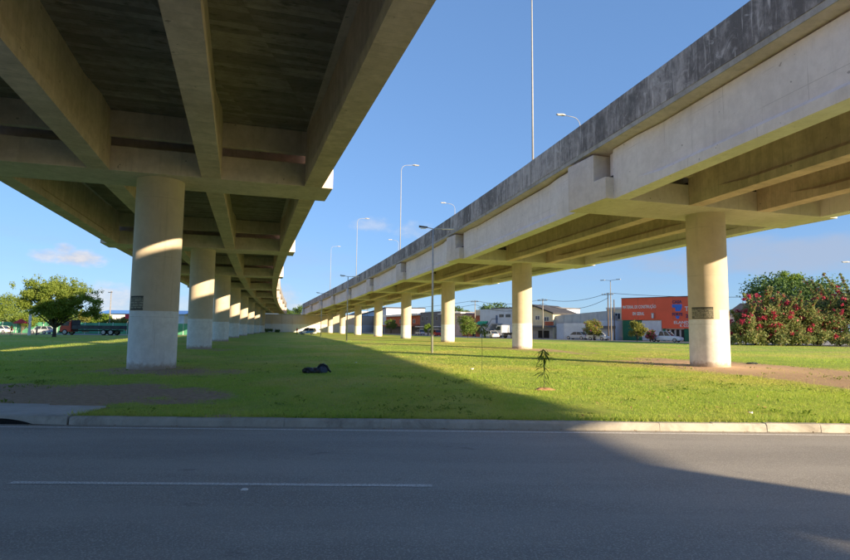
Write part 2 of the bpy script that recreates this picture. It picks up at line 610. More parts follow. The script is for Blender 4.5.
plain('rim', (0.40, 0.40, 0.41), 0.4, 0.1, 3, 0.5, 0.5)
for nm, c in (('car_white', (0.78, 0.78, 0.77)), ('car_silver', (0.48, 0.50, 0.53)), ('car_grey', (0.10, 0.11, 0.12)),
              ('car_red', (0.45, 0.03, 0.025)), ('car_blue', (0.08, 0.24, 0.55)), ('truck_red', (0.50, 0.035, 0.02))):
    m_ = plain(nm, c, 0.28, 0.05, 1.0, 0.5)
    m_.node_tree.nodes['Principled BSDF'].inputs['Coat Weight'].default_value = 0.4
plain('steel_dark', (0.055, 0.058, 0.062), 0.6, 0.3, 2)
plain('lamp_red', (0.5, 0.02, 0.02), 0.3)
plain('plaster_white', (0.74, 0.74, 0.74), 0.85, 0.10, 0.6)
plain('plaster_blue', (0.56, 0.62, 0.72), 0.85, 0.10, 0.5)
plain('plaster_cream', (0.72, 0.62, 0.43), 0.85, 0.12, 0.5)
plain('plaster_grey', (0.40, 0.40, 0.41), 0.85, 0.15, 0.5)
plain('plaster_dark', (0.15, 0.15, 0.165), 0.85, 0.15, 0.5)
plain('plaster_pink', (0.55, 0.42, 0.38), 0.85, 0.15, 0.5)
plain('brick_red', (0.42, 0.13, 0.075), 0.9, 0.25, 1.5)
plain('store_red', (0.80, 0.12, 0.06), 0.55, 0.06, 0.4)
plain('store_green', (0.015, 0.13, 0.075), 0.6, 0.15, 0.6)
plain('sign_white', (0.78, 0.77, 0.77), 0.6, 0.06, 2)
plain('sign_blue', (0.05, 0.17, 0.62), 0.5, 0.08, 2)
plain('sign_navy', (0.045, 0.035, 0.13), 0.5, 0.08, 2)
plain('shutter_grey', (0.62, 0.65, 0.71), 0.6, 0.08, 1)
plain('metal_sheet', (0.42, 0.45, 0.48), 0.55, 0.12, 0.7, 0.4)
plain('roof_dark', (0.06, 0.06, 0.065), 0.8, 0.2, 0.8)
plain('roof_tile', (0.34, 0.14, 0.085), 0.85, 0.25, 1.5)
plain('roof_white', (0.72, 0.72, 0.71), 0.7, 0.1, 1)
plain('fence_green', (0.10, 0.34, 0.20), 0.7, 0.15, 0.8)
plain('umbrella_red', (0.55, 0.04, 0.035), 0.7)
plain('awning_green', (0.03, 0.38, 0.20), 0.6, 0.1, 1)
plain('door_blue', (0.10, 0.16, 0.28), 0.6, 0.1, 1)
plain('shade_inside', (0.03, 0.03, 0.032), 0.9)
plain('banner_red', (0.65, 0.05, 0.07), 0.6)
plain('cloth_orange', (0.70, 0.22, 0.05), 0.8)
plain('cloth_dark', (0.05, 0.05, 0.07), 0.8)
plain('skin', (0.32, 0.18, 0.11), 0.6)
plain('pavement', (0.33, 0.32, 0.30), 0.9, 0.2, 0.5)
plain('ground_soil', (0.16, 0.15, 0.10), 0.95, 0.3, 0.05)
glass_dark('glass')
M = MATS
# ------------------------------------------------------------------ bridge alignments (plan) and levels
CR = (15.1068, -0.19866, -0.00717, 0.00131)
CL = (-11.76489, -0.31619, 0.00412, -0.00045)


def ctr(co, y):
    t = y - 25.0
    return co[0] + co[1] * t + co[2] * t * t / 10 + co[3] * t ** 3 / 1000


def slp(co, y):
    t = y - 25.0
    return co[1] + 2 * co[2] * t / 10 + 3 * co[3] * t * t / 1000


ZR = ((-70, 6.5), (13, 7.52), (26, 7.70), (50, 7.92), (75, 8.1), (100, 8.1), (125, 7.95), (150, 7.75), (170, 7.5), (190, 7.2), (217, 6.75), (300, 5.5))
ZL = ((-70, 7.5), (10, 7.8), (23, 7.82), (45, 7.84), (68, 7.9), (91, 7.9), (114, 7.85), (138, 7.7), (161, 7.5), (185, 7.25), (209, 6.9), (300, 5.5))


def lev(tab, y):
    return float(np.interp(y, [a for a, _ in tab], [b for _, b in tab]))


PIER_R = [-42.0, -6.45, 28.44, 52.5, 76.4, 100.14, 123.76, 147.26, 170.67, 194.02, 217.34]
PIER_L = [-42.0, -10.0, 23.23, 44.34, 67.58, 90.93, 114.37, 137.9, 161.49, 185.15, 208.8]
ROAD_Z = -0.12


def off_of(co, X, Y):
    return (X - ctr(co, Y)) / math.sqrt(1 + slp(co, Y) ** 2)


# ------------------------------------------------------------------ ground
def sheet(name, pts, z, mat, kind='structure'):
    b = MB()
    b.add([(x, y, z) for x, y in pts], [tuple(range(len(pts)))])
    o = b.build(name, mat)
    if o.data.polygons[0].normal.z < 0:
        o.data.flip_normals()
    return tag(o, kind=kind)


sheet('ground', [(-3000, -3000), (3000, -3000), (3000, 3000), (-3000, 3000)], -0.16, M['ground_soil'])
sheet('road', [(-400, -4.2), (400, -4.2), (400, 10.60), (-400, 10.60)], ROAD_Z, M['asphalt'])
# opposite verge behind the camera
sheet('verge', [(-400, -60), (400, -60), (400, -4.5), (-400, -4.5)], 0.0, M['lawn_soil'])

# painted markings
marks = empty('road_marking', (0, 10.33, ROAD_Z), label='thin worn white edge line painted along the foot of the kerb', cat='road marking')
b = MB()
b.add([(-60, -0.055, .004), (60, -0.055, .004), (60, 0.055, .004), (-60, 0.055, .004)], [(0, 1, 2, 3)])
b.build('edge_line', M['road_paint'], marks)
o = MB().add([(-4.83, 6.69, ROAD_Z + .004), (0.11, 6.735, ROAD_Z + .004), (0.11, 6.835, ROAD_Z + .004), (-4.83, 6.79, ROAD_Z + .004)],
             [(0, 1, 2, 3)]).build('lane_dash', M['road_paint'])
tag(o, 'faded white lane dash in the middle of the shaded road', 'road marking')
# road stud
b = MB()
b.loft([[(-.04, -.025, 0), (.04, -.025, 0), (.04, .025, 0), (-.04, .025, 0)],
        [(-.025, -.012, .016), (.025, -.012, .016), (.025, .012, .016), (-.025, .012, .016)]])
o = b.build('road_stud', M['sign_white'])
o.location = (-2.03, 6.55, ROAD_Z)
tag(o, 'small white reflective stud on the road near the lane dash', 'road stud')

# ---- lawn, with a value-noise field shared by mesh and grass blades
_ph = rng.uniform(0, 6.28, (24, 2))
_fr = rng.normal(0, 1, (24, 2))


def field(x, y, scale):
    s = 0
    for i in range(24):
        k = scale * (0.5 + 1.6 * i / 24)
        s = s + np.sin(_fr[i, 0] * k * x + _ph[i, 0] + 1.3 * np.sin(_fr[i, 1] * k * y + _ph[i, 1])) * np.cos(_fr[i, 1] * k * y * 1.1 + _ph[i, 1])
    return s / 5.0


def np_ctr(co, y):
    t = y - 25.0
    return co[0] + co[1] * t + co[2] * t * t / 10 + co[3] * t ** 3 / 1000


def dirt_at(x, y):
    oL = x - np_ctr(CL, y)
    oR = x - np_ctr(CR, y)
    n = field(x, y, 0.55)
    n2 = field(x + 31, y - 12, 1.7)
    d = 1.05 * np.exp(-((oL + 0.4 + 0.9 * n) / 3.9) ** 4) * np.exp(-((y - 14.2 + 0.9 * n2) / 2.7) ** 4)
    d = np.maximum(d, 0.80 * np.exp(-((oL - 0.6) / 3.4) ** 2) * np.exp(-((y - 22.0) / 3.0) ** 2))
    d = np.maximum(d, 0.62 * np.exp(-((oL - 1) / 3.2) ** 2) * np.exp(-((y - 44) / 5) ** 2))
    ed = 24.5 + 0.42 * (x - 12.0)      # front edge of the bare strip
    r = np.exp(-((oR - 1.0 + 0.9 * n) / 4.6) ** 4) * np.clip((y - 14.5 + n) / 3.0, 0, 1) * np.clip((40.0 - y + 2 * n) / 8.0, 0, 1)
    r = np.maximum(r, 0.66 * np.exp(-((oR + 0.3) / 4.2) ** 2) * np.exp(-((y - 48) / 12) ** 2))
    d = np.maximum(d, 0.92 * r)
    d = d + 0.16 * n2 * (d > 0.05)
    # scattered thin spots
    d = np.maximum(d, np.clip(0.55 * (field(x - 9, y + 40, 0.9) - 1.05), 0, 0.5))
    return np.clip(d, 0, 1)


def dry_at(x, y):
    dd = np.hypot(x - 14.41, y - 28.44)
    oR = x - np_ctr(CR, y)
    return np.clip(np.exp(-(dd / 4.0) ** 2) * 0.9 + 0.45 * np.exp(-(oR / 9) ** 2), 0, 1)


xs = np.concatenate([np.arange(-160, -40, 6.0), np.arange(-40, -16, 1.0), np.arange(-16, 34, 0.28), np.arange(34, 70, 1.0), np.arange(70, 151, 6.0)])
ys = np.concatenate([np.arange(10.76, 36, 0.28), np.arange(36, 70, 0.8), np.arange(70, 236, 3.0)])
GX, GY = np.meshgrid(xs, ys)
GZ = 0.012 * field(GX, GY, 2.0) * np.clip((GY - 10.9) / 1.0, 0, 1)
V = np.stack([GX, GY, GZ], -1).reshape(-1, 3)
nx, ny = len(xs), len(ys)
I = np.arange(nx * ny).reshape(ny, nx)
Q = np.stack([I[:-1, :-1], I[:-1, 1:], I[1:, 1:], I[1:, :-1]], -1).reshape(-1, 4)
me = np_mesh('lawn', V, quads=Q)
for nm, fn in (('dirt', dirt_at), ('dry', dry_at)):
    a = me.attributes.new(nm, 'FLOAT', 'POINT')
    a.data.foreach_set('value', fn(V[:, 0], V[:, 1]).astype(np.float32))
tag(link('lawn', me, None, M['lawn_soil']), kind='structure')


def grass_patch(n, ymin, ymax, h0, h1, w):
    # uniform over the trapezoid that the verge fills in front of the piers
    y = ymin + (ymax - ymin) * rng.random(n) ** 0.8
    x = (rng.random(n) * 2 - 1) * (4.0 + 0.88 * y)
    keep = dirt_at(x, y) + rng.normal(0, 0.22, n) < 0.42
    keep &= ~((x < -6.75) & (y < 12.25))
    for c in ((CR, PIER_R[2]), (CL, PIER_L[2]), (CL, PIER_L[3]), (CR, PIER_R[3])):
        keep &= np.hypot(x - ctr(*c), y - c[1]) > 1.0
    x, y = x[keep], y[keep]
    n = len(x)
    tall = 1 + 0.35 * np.clip(field(x, y, 1.1), -1.2, 1.6) + 0.7 * (y < 11.6) * (rng.random(n) < 0.6)
    h = (h0 + (h1 - h0) * rng.random(n) ** 1.6) * tall
    a = rng.random(n) * 6.283
    lean = rng.normal(0, 0.55, (n, 2)) * h[:, None]
    wv = np.stack([np.cos(a), np.sin(a)], 1) * (w * (0.6 + 0.8 * rng.random(n)))[:, None]
    base = np.stack([x, y], 1)
    v = np.zeros((n, 3, 3))
    v[:, 0, :2] = base - wv
    v[:, 1, :2] = base + wv
    v[:, 2, :2] = base + lean
    v[:, :2, 2] = -0.01
    v[:, 2, 2] = h
    return v.reshape(-1, 3)


vv = np.concatenate([grass_patch(200000, 10.77, 16.5, .018, .058, .006), grass_patch(9000, 10.745, 10.95, .05, .13, .007), grass_patch(190000, 16.0, 27, .02, .065, .009),
                     grass_patch(130000, 26, 48, .02, .075, .014), grass_patch(60000, 46, 80, .02, .075, .02)])
me = np_mesh('grass', vv, tris=np.arange(len(vv)).reshape(-1, 3))
tag(link('grass', me, None, M['grass_blade']), 'short mown grass covering the wide verge under both overpasses', 'grass', kind='stuff')

# ---- broad-leaved weeds in drifts and dry fallen leaves
def scatter(n, ymin, ymax, thr, seed):
    y = ymin + (ymax - ymin) * rng.random(n) ** 1.3
    x = (rng.random(n) * 2 - 1) * (4.0 + 0.85 * y)
    k = field(x + seed, y - seed, 1.4) + rng.normal(0, .25, n) > thr
    k &= ~((x < -6.75) & (y < 12.3))
    return x[k], y[k]


def flat_leaves(x, y, size, z0, z1, tilt):
    n = len(x)
    a = rng.random(n) * 6.283
    s = size * (.5 + rng.random(n))
    u = np.stack([np.cos(a), np.sin(a), rng.normal(0, tilt, n)], 1) * s[:, None]
    v = np.stack([-np.sin(a), np.cos(a), rng.normal(0, tilt, n)], 1) * (s * .45)[:, None]
    c = np.stack([x, y, z0 + (z1 - z0) * rng.random(n)], 1)
    return np.stack([c - u, c + v, c + u, c - v], 1).reshape(-1, 3)


wx, wy = scatter(9000, 10.8, 34, .75, 17)
wx, wy = np.repeat(wx, 6) + rng.normal(0, .05, len(wx) * 6), np.repeat(wy, 6) + rng.normal(0, .05, len(wy) * 6)
q = flat_leaves(wx, wy, .032, .03, .075, .5)
tag(link('weeds', np_mesh('weeds', q, quads=np.arange(len(q)).reshape(-1, 4)), None, M['leaf_bright']), 'broad leaved weeds growing in drifts through the lawn', 'weeds', kind='stuff')
wx, wy = scatter(2600, 10.8, 34, -.2, 51)
q = flat_leaves(wx, wy, .03, .035, .06, .3)
gx = rng.uniform(-9, 12, 260)
q = np.concatenate([q, flat_leaves(gx, 10.57 - np.abs(rng.normal(0, .09, 260)), .018, ROAD_Z + .006, ROAD_Z + .02, .2)])
plain('dry_leaf', (0.30, 0.19, 0.09), 0.9, 0.4, 30)
tag(link('leaf_litter', np_mesh('leaf_litter', q, quads=np.arange(len(q)).reshape(-1, 4)), None, M['dry_leaf']), 'dry brown leaves lying in the grass and the gutter', 'leaf litter', kind='stuff')

# ---- kerb
kerb = empty('kerb', (0, 10.6, ROAD_Z), label='worn pale concrete kerb between the road and the lawn', cat='kerb')
prof = [(0.0, 0.0), (0.012, 0.115), (0.04, 0.148), (0.16, 0.15), (0.16, 0.0)]
b = MB()
b.loft([[(0.0015, y, z) for y, z in prof], [(0.9985, y, z) for y, z in prof]])
kme = b.mesh('kerb_stone')
kme.materials.append(M['concrete_kerb'])
k = -6.6
while k < 34:
    o = link('kerb_stone', kme, kerb)
    o.location = (k, random.uniform(-.007, .007), random.uniform(-.007, .005))
    o.rotation_euler = (random.uniform(-.02, .02), random.uniform(-.006, .006), random.uniform(-.006, .006))
    k += 1.0

# ---- drain inlet with its concrete apron at the left end of the kerb
dr = empty('storm_drain', (-8.0, 10.6, ROAD_Z), label='concrete storm drain apron with a dark arched mouth at the kerb', cat='storm drain')
# front face with a low arched mouth (local x)
top = [(-22, .15), (1.36, .15)]
xs_ = [-0.62 + 1.35 * i / 14 for i in range(15)]
low = [(1.36, 0.0)] + [(x, 0.008 + 0.10 * math.sin(math.pi * (i / 14)) ** 0.8) for i, x in reversed(list(enumerate(xs_)))] + [(-22, 0.0)]
poly = top + low
b = MB()
b.loft([[(x, 0.0, z) for x, z in poly], [(x, 0.14, z) for x, z in poly]])
b.build('mouth_kerb', M['concrete_kerb'], dr)
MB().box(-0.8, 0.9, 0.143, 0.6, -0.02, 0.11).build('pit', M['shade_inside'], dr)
for i, (x0, x1) in enumerate(((-22, -9.0), (-8.985, -3.2), (-3.185, -0.05), (-0.035, 1.3))):
    MB().box(x0, x1, 0.145, 1.62 - (0.25 if i == 3 else 0) + .01 * i, 0.112, 0.158 + .003 * (i % 2)).build('slab', M['concrete_apron'], dr, bevel=.01)


# ------------------------------------------------------------------ overpasses
def ring8(p, rgt, o, w, z0, h, fl=0.375, fh=0.34):
    """girder cross-section: bottom bulb of half width fl, web of width w"""
    pts = [(-fl, 0), (-fl, fh), (-w / 2, fh + 0.16), (-w / 2, h), (w / 2, h), (w / 2, fh + 0.16), (fl, fh), (fl, 0)]
    return [Vector((p.x + rgt.x * a, p.y + rgt.y * a, z0 + z)) for a, z in pts]


GIRD = (-6.2, -2.06, 2.06, 6.2)
GH, SLAB_TOP, PAR_TOP = 2.30, 2.64, 4.10
HCAP = 6.8


def overpass(root, co, zt, piers, skew, W, ledge, near_detail, outer, HCAP):
    n = len(piers)
    P, F, Rg, Zb = [], [], [], []
    for y in piers:
        m = slp(co, y)
        a = math.atan(m) - skew            # heading, negative = to the left
        F.append(Vector((math.sin(a), math.cos(a), 0)))
        Rg.append(Vector((math.cos(a), -math.sin(a), 0)))
        P.append(Vector((ctr(co, y), y, 0)))
        Zb.append(lev(zt, y))
    # columns
    seg = 48
    for i in range(n - 1):
        b = MB()
        rings = []
        for z in (-0.3, 2.33, 4.5, Zb[i] + .002):
            rings.append([(math.cos(2 * math.pi * k / seg) * .925, math.sin(2 * math.pi * k / seg) * .925, z) for k in range(seg)])
        b.loft(rings, cap=False)
        o = b.build('column', M['column_paint'], root, smooth=True)
        o.location = (P[i].x, P[i].y, 0)
    # caps
    for i in range(n):
        z0 = Zb[i]

        def q(o_, f_, z):
            p = P[i] + Rg[i] * o_ + F[i] * f_
            return (p.x, p.y, z)
        prof_ = [(-W / 2, 0), (W / 2, 0), (W / 2, GH - .012), (-W / 2 + ledge, GH - .012), (-W / 2 + ledge, 1.0), (-W / 2, 1.0)]
        b = MB()
        b.loft([[q(-HCAP, f, z0 + z) for f, z in prof_], [q(HCAP, f, z0 + z) for f, z in prof_]])
        cap = b.build('pier_cap', M['concrete_cap' if outer == 'concrete_aged' else 'concrete_cap_pale'], root, bevel=.02 if piers[i] < 80 else 0)
        if near_detail and 0 < piers[i] < 130:
            for g in GIRD:
                bb = MB()
                bb.loft([[q(g - .25, -W / 2 + .12, z0 + z) , q(g + .25, -W / 2 + .12, z0 + z), q(g + .25, -W / 2 + ledge - .2, z0 + z), q(g - .25, -W / 2 + ledge - .2, z0 + z)]
                         for z in (1.003, 1.16)])
                bb.build('bearing', M['bearing_black'], cap)
    # spans
    for i in range(n - 1):
        p0, p1 = P[i], P[i + 1]
        for g in GIRD:
            A = p0 + Rg[i] * g + F[i] * (W / 2 + .004)
            B = p1 + Rg[i + 1] * g - F[i + 1] * (W / 2 + .035)
            d = (B - A)
            Lg = d.length
            d.normalize()
            rg = Vector((d.y, -d.x, 0))
            b = MB()
            rings = []
            for s, w in ((0.0, .75), (2.0, .75), (3.6, .42), (Lg - 3.6, .42), (Lg - 2.0, .75), (Lg, .75)):
                zz = Zb[i] + (Zb[i + 1] - Zb[i]) * s / Lg
                rings.append(ring8(A + d * s, rg, 0, w, zz, GH - .004))
            b.loft(rings)
            gd = b.build('girder', M[outer if abs(g) > 5 else 'concrete_aged'], root)
            # halved joint: the nib that rests on the ledge
            e0, e1 = B - d * 0.02, B + d * (ledge - .28)
            b = MB()
            b.loft([[Vector((p.x + rg.x * s, p.y + rg.y * s, Zb[i + 1] + z)) for s, z in ((-.16, 1.17), (-.16, GH - .02), (.16, GH - .02), (.16, 1.17))] for p in (e0, e1)])
            b.build('nib', M['concrete_girder'], gd)
        # end diaphragms between the girders, just short of the ledge
        for a_, b_ in zip(GIRD[:-1], GIRD[1:]):
            c0 = p1 - F[i + 1] * (W / 2 + .42)
            c1 = p1 - F[i + 1] * (W / 2 + .12)
            b = MB()
            b.loft([[(c.x + Rg[i + 1].x * s, c.y + Rg[i + 1].y * s, Zb[i + 1] + z) for s, z in ((a_ + .37, 1.3), (a_ + .37, GH - .02), (b_ - .37, GH - .02), (b_ - .37, 1.3))]
                    for c in (c0, c1)])
            b.build('diaphragm', M['concrete_cap'], root)
        # slab
        ns = 6
        rings = []
        edge = {-1: [], 1: []}
        for k_ in range(ns + 1):
            y = piers[i] + (piers[i + 1] - piers[i]) * k_ / ns
            z0 = Zb[i] + (Zb[i + 1] - Zb[i]) * k_ / ns
            m = slp(co, y)
            nn = math.sqrt(1 + m * m)
            rgx, rgy = 1 / nn, -m / nn
            cx = ctr(co, y)
            pr = [(-6.98, 2.44), (-5.8, GH), (5.8, GH), (6.98, 2.44), (6.98, SLAB_TOP), (-6.98, SLAB_TOP)]
            shr = .006 if k_ in (0, ns) else 0
            yy = y + (shr if k_ == 0 else -shr)
            rings.append([(cx + rgx * a_, yy + rgy * a_, z0 + z) for a_, z in pr])
            for sd_ in (-1, 1):
                edge[sd_].append(Vector((cx + rgx * sd_ * 6.93, y + rgy * sd_ * 6.93, z0 + SLAB_TOP)))
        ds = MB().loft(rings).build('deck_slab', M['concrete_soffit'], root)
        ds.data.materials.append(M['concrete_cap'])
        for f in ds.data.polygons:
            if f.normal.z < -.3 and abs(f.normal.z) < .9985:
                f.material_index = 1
        # light drip edge under the parapet and the parapet panels
        for sd_ in (-1, 1):
            E_ = edge[sd_]
            b = MB()
            rg_ = []
            for k_, e in enumerate(E_):
                t_ = (E_[min(k_ + 1, ns)] - E_[max(k_ - 1, 0)]).normalized()
                r_ = Vector((t_.y, -t_.x, 0)).normalized() * sd_
                rg_.append([e + r_ * a_ + Vector((0, 0, z)) for a_, z in ((.053, -.205), (.085, -.205), (.085, .004), (.053, .004))])
            b.loft(rg_)
            b.build('slab_edge', M['concrete_edge'], root)
            for k_ in range(ns):
                a_, c_ = E_[k_], E_[k_ + 1]
                npan = 2
                for j in range(npan):
                    s0, s1 = a_.lerp(c_, j / npan), a_.lerp(c_, (j + 1) / npan)
                    d = s1 - s0
                    o = link('parapet_panel', PANEL, root)
                    dx = d.normalized()
                    dy = Vector((-dx.y, dx.x, 0)).normalized()
                    dz = dx.cross(dy)
                    mm = Matrix((dx, dy, dz)).transposed().to_4x4()
                    mm.translation = s0 + Vector((0, 0, .005 + random.uniform(-.004, .004))) + dy * random.uniform(-.004, .004)
                    o.matrix_world = mm @ Matrix.Diagonal((d.length, 1, 1, 1))


b = MB()
pp = [(-.10, 0), (.10, 0), (.10, 1.42), (.085, 1.45), (-.085, 1.45), (-.10, 1.42)]
b.loft([[(0.002, y, z) for y, z in pp], [(0.998, y, z) for y, z in pp]])
PANEL = b.mesh('parapet_panel')
PANEL.materials.append(M['concrete_parapet'])

opL = empty('overpass', (0, 0, 0), label='left concrete overpass passing overhead, its dark ribbed underside in shade', cat='overpass', group='the two parallel road overpasses')
overpass(opL, CL, ZL, PIER_L, 0.0, 2.6, 0.8, True, 'concrete_aged', 7.05)
opR = empty('overpass', (0, 0, 0), label='right concrete overpass with black stained parapet and pale outer girders', cat='overpass', group='the two parallel road overpasses')
overpass(opR, CR, ZR, PIER_R, R_(5.0), 3.2, 0.95, True, 'concrete_girder', 7.0)


# painted notices on the two nearest columns
def notice(parent_col, root, ctr_xy, a0, a1, z0, z1, mat, name='notice', r=.930):
    b = MB()
    n = 14
    vs_ = []
    for k in range(n + 1):
        a = a0 + (a1 - a0) * k / n
        for rr, z in ((r, z0), (r, z1), (r - .004, z1), (r - .004, z0)):
            vs_.append((math.cos(a) * rr, math.sin(a) * rr, z))
    rings = [vs_[i * 4:(i + 1) * 4] for i in range(n + 1)]
    b.loft(rings)
    return b.build(name, mat, parent_col)


def notice_mat():
    m, t, b = base_mat('notice_print', 0.8, 0.2)
    P = t.node('ShaderNodeTexCoord').outputs['Object']
    x, y, z = t.sep(P)
    rows = t.math('SINE', t.math('MULTIPLY', z, 62.0))
    n = t.noise(t.comb(t.math('MULTIPLY', x, 16), t.math('MULTIPLY', y, 16), t.math('MULTIPLY', z, 10)), 1.0, 3, 0.6)
    ink = t.math('MULTIPLY', t.math('GREATER_THAN', rows, -0.1), t.math('GREATER_THAN', n, 0.47))
    c = t.mix(t.math('MULTIPLY', ink, 0.8), (0.17, 0.16, 0.125), (0.42, 0.385, 0.285))
    frame = t.math('MAXIMUM', t.math('GREATER_THAN', z, 2.86), t.math('LESS_THAN', z, 2.42))
    c = t.mix(t.math('MULTIPLY', frame, 0.8), c, (0.05, 0.05, 0.045))
    t.l.new(c, b.inputs['Base Color'])


notice_mat()


def find_col(root, y):
    return min((o for o in root.children if o.name.startswith('column')), key=lambda o: abs(o.location.y - y))


cR1, cL1 = find_col(opR, 28.44), find_col(opL, 23.23)


def facing(o):
    return math.atan2(-o.location.y, -o.location.x)


aR, aL = facing(cR1), facing(cL1)
# seen from the camera, angle increases counter-clockwise: left side of the column is at a smaller angle
notice(cR1, opR, None, aR - math.asin(.80), aR + math.asin(.24), 2.38, 2.95, M['notice_print'])
notice(cR1, opR, None, aR + math.asin(.52), aR + math.asin(.93), 2.35, 2.80, M['plaster_white'], 'paint_patch')
notice(cL1, opL, None, aL - math.asin(.95), aL - math.asin(.46), 2.36, 2.93, M['notice_print'])

# ------------------------------------------------------------------ abutment wall and embankment behind it
ab = empty('abutment_wall', (-50, 212, 0), label='long retaining wall painted beige over white closing the far end', cat='wall')
wp = [(-82, 206.5), (-58, 211.6), (-40, 219.8), (-27, 222.0), (-20, 236)]
for i in range(len(wp) - 1):
    (x0, y0), (x1, y1) = wp[i], wp[i + 1]
    d = Vector((x1 - x0, y1 - y0, 0))
    L_ = d.length
    d.normalize()
    o = MB().box(0.0, L_ - .02, 0, .5, -.3, 6.55).build('wall_face', M['abutment_paint'], ab)
    o.location = (x0 + 50, y0 - 212, 0)
    o.rotation_euler = (0, 0, math.atan2(d.y, d.x))
    o2 = MB().box(-.05, L_ + .03, -.12, .6, 6.553, 6.85).build('coping', M['concrete_edge'], ab)
    o2.location, o2.rotation_euler = o.location, o.rotation_euler
b = MB()
b.loft([[(-84, 207.3, -.2), (-58, 212.4, -.2), (-39.8, 220.6, -.2), (-20, 237, -.2), (-60, 420, -.2), (-150, 420, -.2)],
        [(-82, 207.6, 6.6), (-58, 212.7, 6.6), (-39.8, 220.9, 6.6), (-22, 237.2, 6.6), (-70, 420, 5), (-140, 420, 5)]])
tag(b.build('embankment', M['ground_soil']), kind='structure')
#__PART3__
# ------------------------------------------------------------------ lamp posts on the right overpass
def arm_post(name, base, hgt_, yaw, label, group, reach=2.3):
    """tall tapered post whose top bends over into a short arm with a flat lamp head; arm along local +x"""
    r = empty(name, base, yaw, label, 'street lamp', group)
    pts = [(0, 0, 0), (0, 0, hgt_ * .5), (0, 0, hgt_ - .9)]
    rad = [.07, .055, .04]
    for k in range(1, 7):
        a = math.pi / 2 * k / 6
        pts.append((.85 * (1 - math.cos(a)), 0, hgt_ - .9 + .85 * math.sin(a)))
        rad.append(.032)
    pts.append((reach - .6, 0, hgt_ + .03))
    rad.append(.03)
    MB().tube(pts, rad, 10).build('post', M['pole_white'], r, smooth=True)
    MB().box(-.22, .22, -.22, .22, 0, .03).build('base_plate', M['galvanised'], r)
    b = MB()
    x0 = reach - .7
    b.loft([[(x0, -.07, hgt_ - .01), (x0, .07, hgt_ - .01), (x0, .07, hgt_ + .09), (x0, -.07, hgt_ + .09)],
            [(x0 + .3, -.17, hgt_ - .02), (x0 + .3, .17, hgt_ - .02), (x0 + .3, .15, hgt_ + .13), (x0 + .3, -.15, hgt_ + .13)],
            [(x0 + .95, -.12, hgt_ + .02), (x0 + .95, .12, hgt_ + .02), (x0 + .95, .1, hgt_ + .09), (x0 + .95, -.1, hgt_ + .09)]])
    hd = b.build('lamp_head', M['pole_white'], r)
    MB().box(x0 + .32, x0 + .85, -.11, .11, hgt_ - .035, hgt_ - .008).build('lens', M['lamp_lens'], hd)
    return r


def bridge_lamp(y, side, label):
    m = slp(CR, y)
    n = math.sqrt(1 + m * m)
    x = ctr(CR, y) + side * 6.55 / n
    yy = y - m * side * 6.55 / n
    z = lev(ZR, y) + SLAB_TOP
    yaw = math.atan2(-m, 1) + (math.pi if side > 0 else 0)
    arm_post('street_lamp', (x, yy, z), 12.5 if side > 0 else 13.7, yaw, label, 'lamp posts along the right overpass')


bridge_lamp(35.2, -1, 'tallest white lamp post on the right overpass, its top cut off')
bridge_lamp(77.5, -1, 'second tall white lamp post behind the stained parapet of the right overpass')
bridge_lamp(115.5, -1, 'third white lamp post along the right overpass, left of the second')
bridge_lamp(153.5, -1, 'fourth and faintest white lamp post far along the right overpass')
bridge_lamp(53.0, 1, 'lamp head peeking over the parapet to the right of the tallest lamp post')
bridge_lamp(93.0, 1, 'lamp head peeking over the parapet right of the median double lamp')
bridge_lamp(132.0, 1, 'tiny lamp head just above the parapet far along the right overpass')


# double-arm lamps on the lawn between the overpasses
def double_lamp(loc, h, label):
    r = empty('median_lamp', loc, 0, label, 'street lamp', 'double armed lamp posts on the lawn')
    MB().tube([(0, 0, -.1), (0, 0, h * .5), (0, 0, h)], [.085, .07, .05], 10).build('post', M['galvanised'], r, smooth=True)
    MB().tube([(-.55, 0, h + .12), (0, 0, h), (.75, 0, h + .02)], .032, 8).build('arm', M['galvanised'], r)
    for s, x0, x1 in ((-1, -1.05, -.4), (1, .55, 1.55)):
        b = MB()
        zt = h + (.11 if s < 0 else .03)
        zo = zt + (.07 if s < 0 else 0.0)
        xa, xb = (x1, x0) if s < 0 else (x0, x1)
        th = .10 if s < 0 else .05
        b.loft([[(xa, -.06, zt - th / 2), (xa, .06, zt - th / 2), (xa, .06, zt + th / 2), (xa, -.06, zt + th / 2)],
                [(xb, -.13, zo - th * .7), (xb, .13, zo - th * .7), (xb, .12, zo + th / 2), (xb, -.12, zo + th / 2)]])
        hd = b.build('lamp_head', M['lamp_dark'] if s < 0 else M['galvanised'], r)
        MB().box(min(xa, xb) + .12, max(xa, xb) - .12, -.09, .09, min(zt, zo) - th * .7 - .03, min(zt, zo) - th * .7 - .004).build('lens', M['lamp_lens'], hd)


double_lamp((0.56, 40.8, 0), 9.1, 'nearest double armed grey lamp post standing on the lawn')
double_lamp((-10.3, 74.5, 0), 8.6, 'second double armed lamp post on the lawn, farther off to the left')
double_lamp((-20.0, 108.5, 0), 8.4, 'third double armed lamp post on the lawn, near the parked white car')


